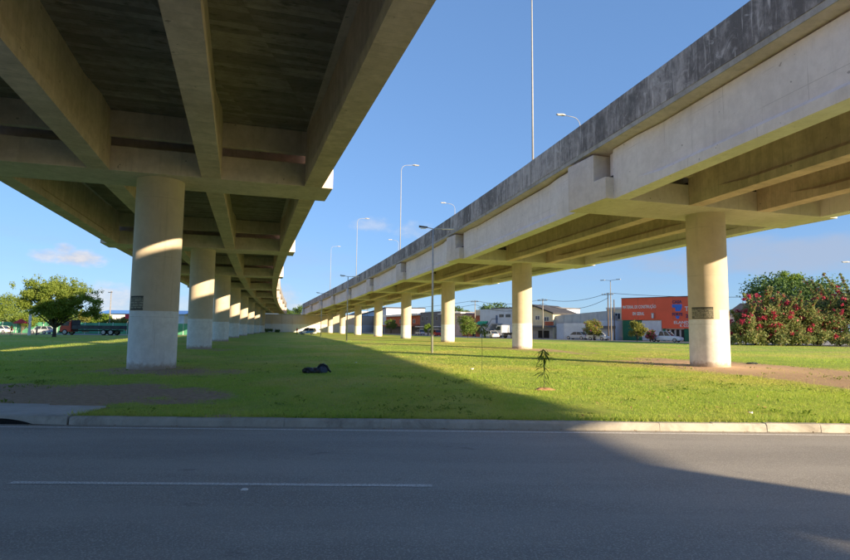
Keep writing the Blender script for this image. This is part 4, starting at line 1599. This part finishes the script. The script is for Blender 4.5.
#__PART4__
# ------------------------------------------------------------------ vehicles
def wheel_mesh():
    b = MB()
    n = 18
    b.loft([[(math.cos(2 * math.pi * k / n) * r_, y, math.sin(2 * math.pi * k / n) * r_) for k in range(n)]
            for r_, y in ((.8, -.5), (.96, -.46), (1.0, -.3), (1.0, .3), (.96, .46), (.8, .5))])
    t_ = b.mesh('tyre', True)
    t_.materials.append(M['tyre'])
    b = MB()
    b.loft([[(math.cos(2 * math.pi * k / n) * r_, y, math.sin(2 * math.pi * k / n) * r_) for k in range(n)]
            for r_, y in ((.62, -.53), (.66, -.52), (.66, .52), (.62, .53))])
    r_ = b.mesh('rim')
    r_.materials.append(M['rim'])
    return t_, r_


TY, RIM = wheel_mesh()


def wheel(root, x, y, r_, w):
    e = bpy.data.objects.new('wheel', TY)
    C.objects.link(e)
    e.parent = root
    e.location = (x, y, r_)
    e.scale = (r_, w, r_)
    o = link('rim', RIM, e)
    return e


def sect(x, hw, z0, z1, tuck=.06):
    return [(x, -hw + tuck, z0), (x, -hw, z0 + .18), (x, -hw, z0 + (z1 - z0) * .62), (x, -hw + tuck, z1),
            (x, hw - tuck, z1), (x, hw, z0 + (z1 - z0) * .62), (x, hw, z0 + .18), (x, hw - tuck, z0)]


def car(loc, yaw, kind, paint, label, group='cars around the overpass', stripe=None):
    """front along local +x"""
    r = empty(kind, loc, yaw, label, {'pickup': 'pickup', 'suv': 'car', 'sedan': 'car', 'hatchback': 'car'}[kind], group)
    if kind == 'pickup':
        L, Hh, hw, belt = 5.0, 1.75, .9, 1.0
        cab = [(1.05, .0), (.35, 1.0), (-.75, 1.0), (-.95, .0)]
    elif kind == 'suv':
        L, Hh, hw, belt = 4.4, 1.68, .88, .98
        cab = [(1.0, 0), (.35, 1.0), (-1.75, .98), (-2.08, 0)]
    elif kind == 'hatchback':
        L, Hh, hw, belt = 3.9, 1.5, .84, .92
        cab = [(1.0, 0), (.35, 1.0), (-1.35, .96), (-1.8, 0)]
    else:
        L, Hh, hw, belt = 4.4, 1.46, .87, .90
        cab = [(1.05, 0), (.35, 1.0), (-1.0, .97), (-1.65, 0)]
    h2 = L / 2
    b = MB()
    secs = [(h2, hw - .16, .38, .62), (h2 - .12, hw - .06, .26, .74), (h2 - .9, hw, .24, belt - .06), (1.0, hw, .24, belt)]
    if kind == 'pickup':
        secs += [(-h2 + .1, hw, .30, belt), (-h2, hw - .06, .42, belt - .04)]
    else:
        secs += [(-1.6, hw, .24, belt), (-h2 + .1, hw - .04, .28, belt - .03), (-h2, hw - .14, .40, belt - .16)]
    b.loft([sect(x, w, a, c) for x, w, a, c in reversed(secs)])
    b.build('body', M[paint], r, smooth=False, bevel=.03)
    g = MB()
    rt = Hh - belt
    wi = .12
    prof_ = [(x, belt + .003 + rt * f * .93) for x, f in cab]
    g.loft([[(x, s * (hw - .05 - (wi if f > .5 else 0)), z) for (x, z), (_, f) in zip(prof_, cab)] for s in (-1, 1)])
    g.build('window', M['glass'], r)
    b = MB()
    x0, x1 = cab[1][0], cab[2][0]
    b.box(x1 - .03, x0 + .03, -hw + wi + .02, hw - wi - .02, belt + rt * .93 + .006, Hh)
    rf = b.build('roof', M[paint], r, bevel=.03)
    for s in (-1, 1):
        for (xa, xb) in ((cab[0][0], cab[1][0]), (cab[3][0], cab[2][0]), ((cab[0][0] + cab[3][0]) / 2, (cab[1][0] + cab[2][0]) / 2)):
            MB().tube([(xa, s * (hw - .04), belt), (xb, s * (hw - wi - .04), belt + rt * .95)], .045, 5).build('pillar', M[paint], r)
    if kind == 'pickup':
        bx('bed_floor', 'steel_dark', r, -h2 + .12, -1.0, -hw + .1, hw - .1, belt + .003, belt + .03)
    wr = .33 if kind != 'suv' else .35
    for x in (h2 - .85, -h2 + .85):
        for s in (-1, 1):
            wheel(r, x, s * (hw - .10), wr, .22)
    for s in (-1, 1):
        bx('headlight', 'lamp_lens', r, h2 - .16, h2 - .05, s * (hw - .28) - .14, s * (hw - .28) + .14, .6, .73)
        bx('taillight', 'lamp_red', r, -h2 - .012, -h2 + .06, s * (hw - .22) - .08, s * (hw - .22) + .08, .62, .85)
    if stripe:
        for s in (-1, 1):
            b = MB()
            poly = [(.3, .34), (-.15, .95), (-2.0, .95), (-1.9, .66), (-.9, .50), (-.55, .34)]
            b.loft([[(x, s * (hw + .004), z) for x, z in poly], [(x, s * (hw + .014), z) for x, z in poly]])
            b.build('door_stripe', M[stripe], r)
        bx('light_bar', 'lamp_red', r, -.2, .1, -.5, .5, Hh + .003, Hh + .12)
    return r


RZ = 0.03
p = gnd(307.5, 334.4)
car((p.x * .985, p.y * .985, 0), R_(172), 'suv', 'car_white', 'white car with blue door stripe parked on the lawn by the far wall', stripe='car_blue')


def avenue(px, off):
    """point on the avenue at a pixel column, off metres in front of the building line; yaw of the facade"""
    a, d = front(px)
    n = Vector((d.y, -d.x, 0))
    if n.y > 0: n = -n
    # slide along the ray until off metres in front of the line
    v = a.normalized()
    t = off / max(.2, abs(v.dot(n)))
    return a - v * t, math.atan2(d.y, d.x)


for px, off, kind, paint, flip, lb in (
        (666, 4.8, 'pickup', 'car_white', 0, 'white pickup parked in front of the red store'),
        (491, 5.5, 'sedan', 'car_white', 1, 'white sedan in front of the pale blue two storey building'),
        (598, 5.0, 'hatchback', 'car_white', 0, 'white hatchback below the twin utility poles'),
        (577, 1.8, 'sedan', 'car_silver', 1, 'silver car parked against the white warehouse wall'),
        (420, 5.0, 'hatchback', 'car_silver', 1, 'silver hatchback just right of the fourth right column'),
        (436, 7.5, 'hatchback', 'car_red', 1, 'red hatchback left of the third right column'),
        (365, 5.0, 'sedan', 'car_grey', 1, 'dark sedan far off right of the sixth right column'),
        (764, 4.5, 'sedan', 'car_grey', 0, 'dark sedan half hidden under the flowering bushes')):
    p, yw = avenue(px, off)
    car((p.x, p.y, RZ), yw + (math.pi if flip else 0), kind, paint, lb)


def lorry(loc, yaw, paint, L, bed, label):
    """flatbed lorry, front along local +x"""
    r = empty('lorry', loc, yaw, label, 'truck')
    f = L / 2
    b = MB()
    # bonnet-less cab with raked windscreen
    poly = [(f, .55), (f, 1.35), (f - .12, 1.55), (f - .75, 2.55), (f - 2.0, 2.62), (f - 2.0, .55)]
    b.loft([[(x, s * 1.12, z) for x, z in poly] for s in (-1, 1)])
    cb = b.build('cab', M[paint], r, bevel=.05)
    for s in (-1, 1):
        b = MB()
        poly = [(f - .35, 1.62), (f - .85, 2.38), (f - 1.65, 2.38), (f - 1.65, 1.62)]
        b.loft([[(x, s * 1.125, z) for x, z in poly], [(x, s * 1.14, z) for x, z in poly]])
        b.build('window', M['glass'], cb)
    b = MB()
    b.loft([[(f - .10, s * .98, 1.6), (f - .66, s * .95, 2.46), (f - .63, s * .95, 2.48), (f - .06, s * .98, 1.62)] for s in (-1, 1)])
    b.build('windscreen', M['glass'], cb)
    bx('bumper', 'steel_dark', r, f - .1, f + .15, -1.15, 1.15, .42, .74)
    for s in (-1, 1):
        bx('headlight', 'lamp_lens', r, f + .003, f + .04, s * .85 - .16, s * .85 + .16, .85, 1.05)
        bx('mirror', 'steel_dark', r, f - .5, f - .38, s * 1.32 - .1, s * 1.32 + .1, 1.7, 2.2)
    bx('chassis', 'steel_dark', r, -f + .2, f - 2.0, -.45, .45, .68, .92)
    if bed:
        b = MB()
        b.box(-f, f - 2.25, -1.25, 1.25, 1.05, 1.22)
        for s in (-1, 1):
            n_ = 7
            for k in range(n_):
                xa = -f + (L - 2.3) * k / n_
                b.box(xa + .02, xa + (L - 2.3) / n_ - .02, s * 1.22 - .03, s * 1.22 + .03, 1.225, 1.72)
        b.build('flatbed', M['steel_dark'], r)
        bx('headboard', 'steel_dark', r, f - 2.3, f - 2.22, -1.2, 1.2, 1.0, 2.7)
        bx('fuel_tank', 'rim', r, f - 4.0, f - 3.0, -1.1, -.6, .45, .95)
        ax = (f - .95, -f + 2.9, -f + 1.6)
    else:
        bx('load_frame', 'steel_dark', r, -f, f - 2.2, -1.0, 1.0, .93, 1.15)
        ax = (f - .95, -f + 1.2)
    for i, x in enumerate(ax):
        for s in (-1, 1):
            wheel(r, x, s * 1.0, .5, .30 if i == 0 else .45)
    bx('taillight', 'lamp_red', r, -f - .03, -f + .05, -1.0, -.7, .85, 1.0)
    return r


p = gnd(93, 335.2)
lorry((p.x, p.y, RZ), R_(180), 'truck_red', 10.8, True, 'red flatbed lorry with dark empty bed on the left road')
p, yw = avenue(509.5, 5.2)
lorry((p.x, p.y, RZ), yw + math.pi * .96, 'car_white', 6.2, False, 'white lorry cab half hidden behind the second right column')
for px, dpt, kind, paint, yw, lb in ((43.5, 108, 'hatchback', 'car_silver', 180, 'silver car just left of the tree trunk, behind the red lorry cab'),
                                     (2, 110, 'sedan', 'car_white', 180, 'pale car at the far left edge of the picture'),
                                     (186, 125, 'sedan', 'car_white', 175, 'pale car glimpsed left of the second left column')):
    car(((px - 425) / FPX * dpt, dpt, RZ), R_(yw), kind, paint, lb)


# ------------------------------------------------------------------ people (tiny in the picture)
def person(loc, yaw, shirt, trousers, label, sit=0.0):
    V_ = [(0, 0, .95), (0, 0, 1.15), (0, 0, 1.40), (0, 0, 1.50), (0, .01, 1.60), (0, 0, 1.74),
          (-.09, 0, .88), (-.10, .02, .48), (-.10, 0, .08), (-.10, .14, .03),
          (.09, 0, .88), (.12, .02, .48), (.13, 0, .08), (.13, .14, .03),
          (-.19, 0, 1.39), (-.25, 0, 1.12), (-.24, .12, .90), (-.23, .16, .82),
          (.19, 0, 1.39), (.25, 0, 1.12), (.24, .12, .90), (.23, .16, .82)]
    E_ = [(0, 1), (1, 2), (2, 3), (3, 4), (4, 5), (0, 6), (6, 7), (7, 8), (8, 9), (0, 10), (10, 11), (11, 12), (12, 13),
          (2, 14), (14, 15), (15, 16), (16, 17), (2, 18), (18, 19), (19, 20), (20, 21)]
    rad = [.15, .15, .15, .06, .10, .07, .09, .065, .045, .04, .09, .065, .045, .04, .06, .045, .035, .03, .06, .045, .035, .03]
    me = bpy.data.meshes.new('person')
    me.from_pydata(V_, E_, [])
    o = bpy.data.objects.new('person', me)
    C.objects.link(o)
    md = o.modifiers.new('skin', 'SKIN')
    for i, v in enumerate(me.skin_vertices[0].data):
        v.radius = (rad[i], rad[i] * .8)
        v.use_root = (i == 0)
    o.modifiers.new('sub', 'SUBSURF').levels = 1
    dg = bpy.context.evaluated_depsgraph_get()
    m2 = bpy.data.meshes.new_from_object(o.evaluated_get(dg))
    bpy.data.objects.remove(o)
    m2.materials.clear()
    for k in (shirt, trousers, 'skin', 'cloth_dark'):
        m2.materials.append(M[k])
    for f in m2.polygons:
        c = f.center
        f.material_index = 1 if c.z < .95 and abs(c.x) < .19 else 2 if (c.z > 1.46 and c.z < 1.68) or (abs(c.x) > .2 and c.z < 1.15) else 3 if c.z >= 1.68 else 0
    o = link('person', m2)
    o.location = loc
    o.rotation_euler = (0, 0, yaw)
    return tag(o, label, 'person')


p = gnd(297.0, 334.6)
person((p.x, p.y, 0), R_(60), 'umbrella_red', 'cloth_dark', 'person in a red shirt standing by the front of the parked white car')
p = gnd(11, 335.6)
person((p.x, p.y, 0), R_(200), 'cloth_orange', 'cloth_dark', 'person in orange standing left of the red parasol')
p = gnd(36.5, 335.4)
person((p.x, p.y, 0), R_(160), 'plaster_pink', 'cloth_dark', 'person in pale pink beside the silver car at the left')


# ------------------------------------------------------------------ utility poles, wires
def upole(X, Y, h, label, mat='pole_concrete', arms=1, r0=.13):
    r = empty('utility_pole', (X, Y, 0), R_(-40), label, 'utility pole', 'utility poles beyond the lawn')
    MB().tube([(0, 0, -.2), (0, 0, h)], [r0, r0 * .62], 9).build('pole', M[mat], r, smooth=True)
    for k in range(arms):
        z = h - .35 - 1.3 * k
        cr = bx('crossarm', 'pole_wood', r, -1.05, 1.05, -r0 - .1, -r0 - .005, z, z + .12)
        for x in (-.95, -.4, .4, .95):
            MB().tube([(x, -r0 - .05, z + .122), (x, -r0 - .05, z + .32)], [.035, .05], 6).build('insulator', M['pole_white'], cr)
    return r


def sag(a, b_, s, label, r_=.035):
    a, b_ = Vector(a), Vector(b_)
    pts = [a.lerp(b_, k / 12) - Vector((0, 0, s * 4 * (k / 12) * (1 - k / 12))) for k in range(13)]
    tag(MB().tube(pts, r_, 4).build('overhead_wire', M['wire']), label, 'wire', 'overhead wires')


poles = {}
for px, ytop, off, lb, mt, am in ((475, 300.5, 3.2, 'utility pole above the round street tree', 'pole_concrete', 1),
                                  (543, 299.0, 3.2, 'utility pole in front of the cream gabled house', 'pole_concrete', 1),
                                  (608.5, 293.0, 3.4, 'dark utility pole with crossarm left of the red store', 'pole_wood', 1),
                                  (614.5, 299.5, 1.5, 'short dark pole touching the left end of the red store', 'pole_wood', 0),
                                  (367, 309.0, 3.0, 'utility pole far off right of the sixth right column', 'pole_concrete', 1)):
    p, yw = avenue(px, off)
    h = hgt(px, ytop, p.x, p.y)
    upole(p.x, p.y, h, lb, mt, am)
    poles[px] = (p.x, p.y, h)
h = hgt(111, 291, 0, 121)
upole((111 - 425) / FPX * 121, 121, h, 'utility pole rising behind the lorry bed at the left')
for a, c in ((367, 475), (475, 543), (543, 608.5)):
    for dz, s, w_ in ((.0, .9, 'upper'), (-.9, 1.5, 'lower')):
        A, B = poles[a], poles[c]
        sag((A[0], A[1], A[2] + dz), (B[0], B[1], B[2] + dz), s,
            '%s sagging wire strung %s' % (w_, {367: 'far off to the pole above the round street tree', 475: 'between the street tree pole and the gabled house pole',
                                               543: 'from the gabled house pole to the dark twin pole'}[a]))
A = poles[608.5]
sag(A, (75, 66, 9.0), 1.6, 'wire running from the dark pole across the red store')
# lamp mast beside the dark pole, twin heads
p, yw = avenue(611.3, 3.0)
h = hgt(611, 280.5, p.x, p.y)
r = empty('lamp_mast', (p.x, p.y, 0), yw, 'thin tall mast with twin lamp heads beside the dark utility pole', 'street lamp')
MB().tube([(0, 0, -.2), (0, 0, h)], [.13, .06], 9).build('post', M['pole_concrete'], r, smooth=True)
MB().tube([(-1.2, 0, h + .1), (0, 0, h), (1.2, 0, h + .1)], .04, 6).build('arm', M['pole_white'], r)
for s in (-1, 1):
    bx('lamp_head', 'pole_white', r, s * 1.5 - .4, s * 1.5 + .4, -.14, .14, h + .06, h + .18)
# lamp entering at the right edge
arm_post('street_lamp', (57.5, 72.0, 0), hgt(846, 261.5, 0, 72) - .1, R_(180), 'lamp head poking in at the right edge above the bushes', None, 3.2)

# ------------------------------------------------------------------ street trees in front of the right-hand buildings
for px, off, h, rad, lf, n, ex, lb, cat in (
        (468, 10, 4.9, 2.5, 'leaf_mid', 3500, None, 'round green street tree between the third and second right columns', 'tree'),
        (391, 6, 5.0, 2.1, 'leaf_mid', 2600, None, 'bushy green tree between the fifth and fourth right columns', 'tree'),
        (428, 9, 3.1, 1.3, 'leaf_bright', 1500, None, 'small bright tree left of the third right column', 'tree'),
        (594, 6, 3.9, 2.0, 'leaf_yellow', 2200, ('bract_red', 90, .25), 'straggly yellow green shrub with red flowers by the white wall', 'shrub'),
        (637, 4.5, 4.3, 1.9, 'leaf_yellow', 2400, None, 'yellow green shrub in front of the green wall of the red store', 'shrub'),
        (650, 6.5, 2.1, .95, 'leaf_yellow', 900, ('bract_pink', 420, .25), 'low pink flowering shrub beside the white pickup', 'shrub'),
        (349, 6, 3.4, 2.0, 'leaf_mid', 1500, None, 'dark green bush far off between the seventh and sixth right columns', 'shrub')):
    p, yw = avenue(px, off)
    shrub('street_tree' if cat == 'tree' else 'shrub', (p.x, p.y, 0), h, rad, lb, lf, n, .28, 'trees and shrubs along the right avenue', ex, 13, cat)
for px, dpt, h, rad, lb in ((286, 232, 3.6, 3.2, 'leafy tree on the embankment at the end of the left overpass'),
                            (301, 236, 5.2, 3.6, 'dark tree on the embankment just left of the right overpass end'),
                            (294, 262, 3.2, 4.0, 'low pale tree on the embankment between the two overpasses')):
    t_ = tree('embankment_tree', ((px - 425) / FPX * dpt, dpt, 6.3), h, rad, lb, 'leaf_dark', n=1500, size=.55, trunk_frac=.1, group='trees on the embankment')
for px, dpt, h, rad, lb in ((262, 196, 1.5, 1.6, 'dark low bush at the wall foot beside the last left column'), (270, 197, 1.2, 1.8, 'dark low bush at the wall foot, second from the last left column'),
                            (279, 199, 1.0, 1.5, 'lowest dark bush at the foot of the far wall')):
    shrub('wall_bush', ((px - 425) / FPX * dpt, dpt, 0), h, rad, lb, 'leaf_dark', 500, .4, 'bushes at the foot of the far wall')
# tree tops showing above the roofs on the right
for px, dpt, h, rad, lf, lb in ((492, 160, 9.6, 5.0, 'leaf_dark', 'dark tree top showing above the pale blue building'), (459, 175, 9.5, 4.5, 'leaf_dark', 'dark tree top above the brick house roof'),
                                (515, 170, 9.2, 4.0, 'leaf_mid', 'tree top above the right half of the pale blue building')):
    tree('roof_tree', ((px - 425) / FPX * dpt, dpt, 0), h, rad, lb, lf, n=2200, size=.6, trunk_frac=.3, group='tree tops behind the roofs')
# far wood round the horizon
fc, fr_ = [], []
for k in range(420):
    a = random.uniform(-1.35, 1.35)
    d = random.uniform(330, 460)
    fc.append((math.sin(a) * d, math.cos(a) * d, random.uniform(1.0, 4.5)))
    fr_.append(random.uniform(3.5, 6.5))
o = leaf_obj('far_wood', leaves(fc, fr_, 16000, 2.0, .8), M['leaf_mid'], None)
tag(o, 'distant low woods along the horizon', 'woods', kind='stuff')

# ------------------------------------------------------------------ small things on the lawn
LEAF = MB()
ln_ = [(0, 0, 0), (.035, .0, .0), (.09, 0, -.012), (.16, 0, -.055)]
lw = [.004, .018, .021, .001]
vs_ = []
for (x, y, z), w in zip(ln_, lw):
    vs_ += [(x, -w, z - .004), (x, w, z - .004), (x, 0, z + .003)]
fs = []
for k in range(3):
    a = k * 3
    fs += [(a, a + 3, a + 5, a + 2), (a + 2, a + 5, a + 4, a + 1), (a + 1, a + 4, a + 3, a)]
LEAF.add(vs_, fs)
leaf_me = LEAF.mesh('leaf', True)
leaf_me.materials.append(M['leaf_mid'])


def sapling(loc, h, leaf_zs, scale, label, stake=False):
    r = empty('sapling', loc, 0, label, 'sapling')
    MB().tube([(0, 0, -.05), (.012, .005, h * .4), (-.008, 0, h * .75), (0, 0, h)], [.014, .011, .009, .004], 7).build('stem', M['stem_green'], r)
    for z, n, s in leaf_zs:
        a0 = random.uniform(0, 6.28)
        for k in range(n):
            o = link('leaf', leaf_me, r)
            ang = a0 + 6.283 * k / n + random.uniform(-.5, .5)
            tw = random.uniform(.0, .07) * scale
            o.location = (math.cos(ang) * tw, math.sin(ang) * tw, z + random.uniform(-.05, .05))
            o.rotation_euler = (random.uniform(-.3, .3), random.uniform(-.35, .75), ang)
            sc = s * scale * random.uniform(.55, 1.25)
            o.scale = (sc, sc, sc)
    return r


p = gnd(544, 390)
sapling((p.x, p.y, 0), 1.14, [(.28, 3, .9), (.44, 5, 1.1), (.50, 3, .9), (.66, 5, 1.2), (.74, 4, 1.1), (.93, 7, 1.2), (1.02, 9, 1.2), (1.10, 8, 1.1), (1.14, 6, .9)], 1.3,
        'young dark leafed sapling planted in red soil on the sunny lawn')
b = MB()
rings = []
for rr, z in ((.26, -.03), (.22, .02), (.12, .055), (.02, .065)):
    rings.append([(math.cos(a) * rr * (1 + .25 * math.sin(3 * a + rr * 9)) * 1.25, math.sin(a) * rr * (1 + .2 * math.cos(2 * a)), z + .012 * math.sin(5 * a)) for a in [6.283 * k / 18 for k in range(18)]])
b.loft(rings)
o = b.build('soil_mound', M['soil_red'], smooth=True)
o.location = (p.x - .02, p.y - .03, 0.0)
tag(o, 'small mound of red soil at the foot of the sapling', 'soil mound')
p = gnd(482, 371)
sapling((p.x, p.y, 0), 2.0, [(1.62, 7, 1.0), (1.70, 9, 1.2), (1.80, 10, 1.2), (1.9, 9, 1.1), (1.98, 6, .9)], 1.45, 'thin tall sapling with a leafy tuft on top, right of the lamp post')

# crumpled black bag lying on the shaded lawn
bp = gnd(317, 373)
bag = empty('discarded_bag', (bp.x, bp.y, 0), R_(6), 'crumpled black bag with an arched opening lying on the shaded lawn', 'bag')


def lump(parent, name, c, r3, mat, seed, amp=.18):
    bm = bmesh.new()
    bmesh.ops.create_icosphere(bm, subdivisions=3, radius=1)
    rr = random.Random(seed)
    ph = [(rr.uniform(2, 6), rr.uniform(2, 6), rr.uniform(2, 6), rr.uniform(0, 6)) for _ in range(6)]
    for v in bm.verts:
        k = sum(abs(math.sin(a * v.co.x + b_ * v.co.y + c_ * v.co.z + d)) for a, b_, c_, d in ph) / 6
        v.co *= 1 + amp * (k - .6) * 2
        v.co = Vector((v.co.x * r3[0] + c[0], v.co.y * r3[1] + c[1], max(0.0, v.co.z * r3[2] + c[2])))
    me = bpy.data.meshes.new(name)
    bm.to_mesh(me)
    bm.free()
    return link(name, me, parent, M[mat])


lump(bag, 'sack', (-.30, -.05, .07), (.26, .17, .15), 'plastic_black', 3, .28)
lump(bag, 'sack', (-.05, .0, .06), (.24, .16, .15), 'plastic_black', 5, .25)
plain('lining_blue', (0.06, 0.075, 0.12), 0.6, 0.3, 5)
lump(bag, 'lining', (.20, .06, .12), (.21, .15, .20), 'lining_blue', 9, .12)
MB().tube([(.0, .0, .05), (.03, -.02, .20), (.12, -.03, .32), (.24, -.03, .335), (.36, .0, .26), (.43, .05, .12), (.52, .06, .03)], [.045, .045, .04, .04, .045, .05, .03], 8).build('rim', M['plastic_black'], bag, smooth=True)
# flat dark debris next to the nearest right column
p = gnd(752, 364)
o = lump(None, 'rag', (0, 0, .02), (.30, .13, .07), 'plastic_black', 21, .3)
o.location = (p.x, p.y, 0)
tag(o, 'flat dark rag on the bare soil right of the nearest right column', 'rag')


# scraps of litter
def scrap(px, py, s, label, z=0.02):
    p = gnd(px, py, z)
    b = MB()
    n = 7
    b.loft([[(math.cos(6.283 * k / n) * s * random.uniform(.7, 1.2), math.sin(6.283 * k / n) * s * random.uniform(.5, 1), zz + random.uniform(0, .6) * s) for k in range(n)] for zz in (0, .02)])
    o = b.build('litter', M['paper'])
    o.location = (p.x, p.y, z)
    tag(o, label, 'litter', 'scraps of white litter')


scrap(712, 428.5, .07, 'white scrap of paper at the foot of the sunny kerb', ROAD_Z + .01)
scrap(751, 413.5, .04, 'tiny white scrap in the sunlit grass on the right')
scrap(356, 363, .06, 'white scrap on the shaded lawn right of the black bag')
scrap(472, 369.5, .07, 'pale scrap beside the thin tall sapling')
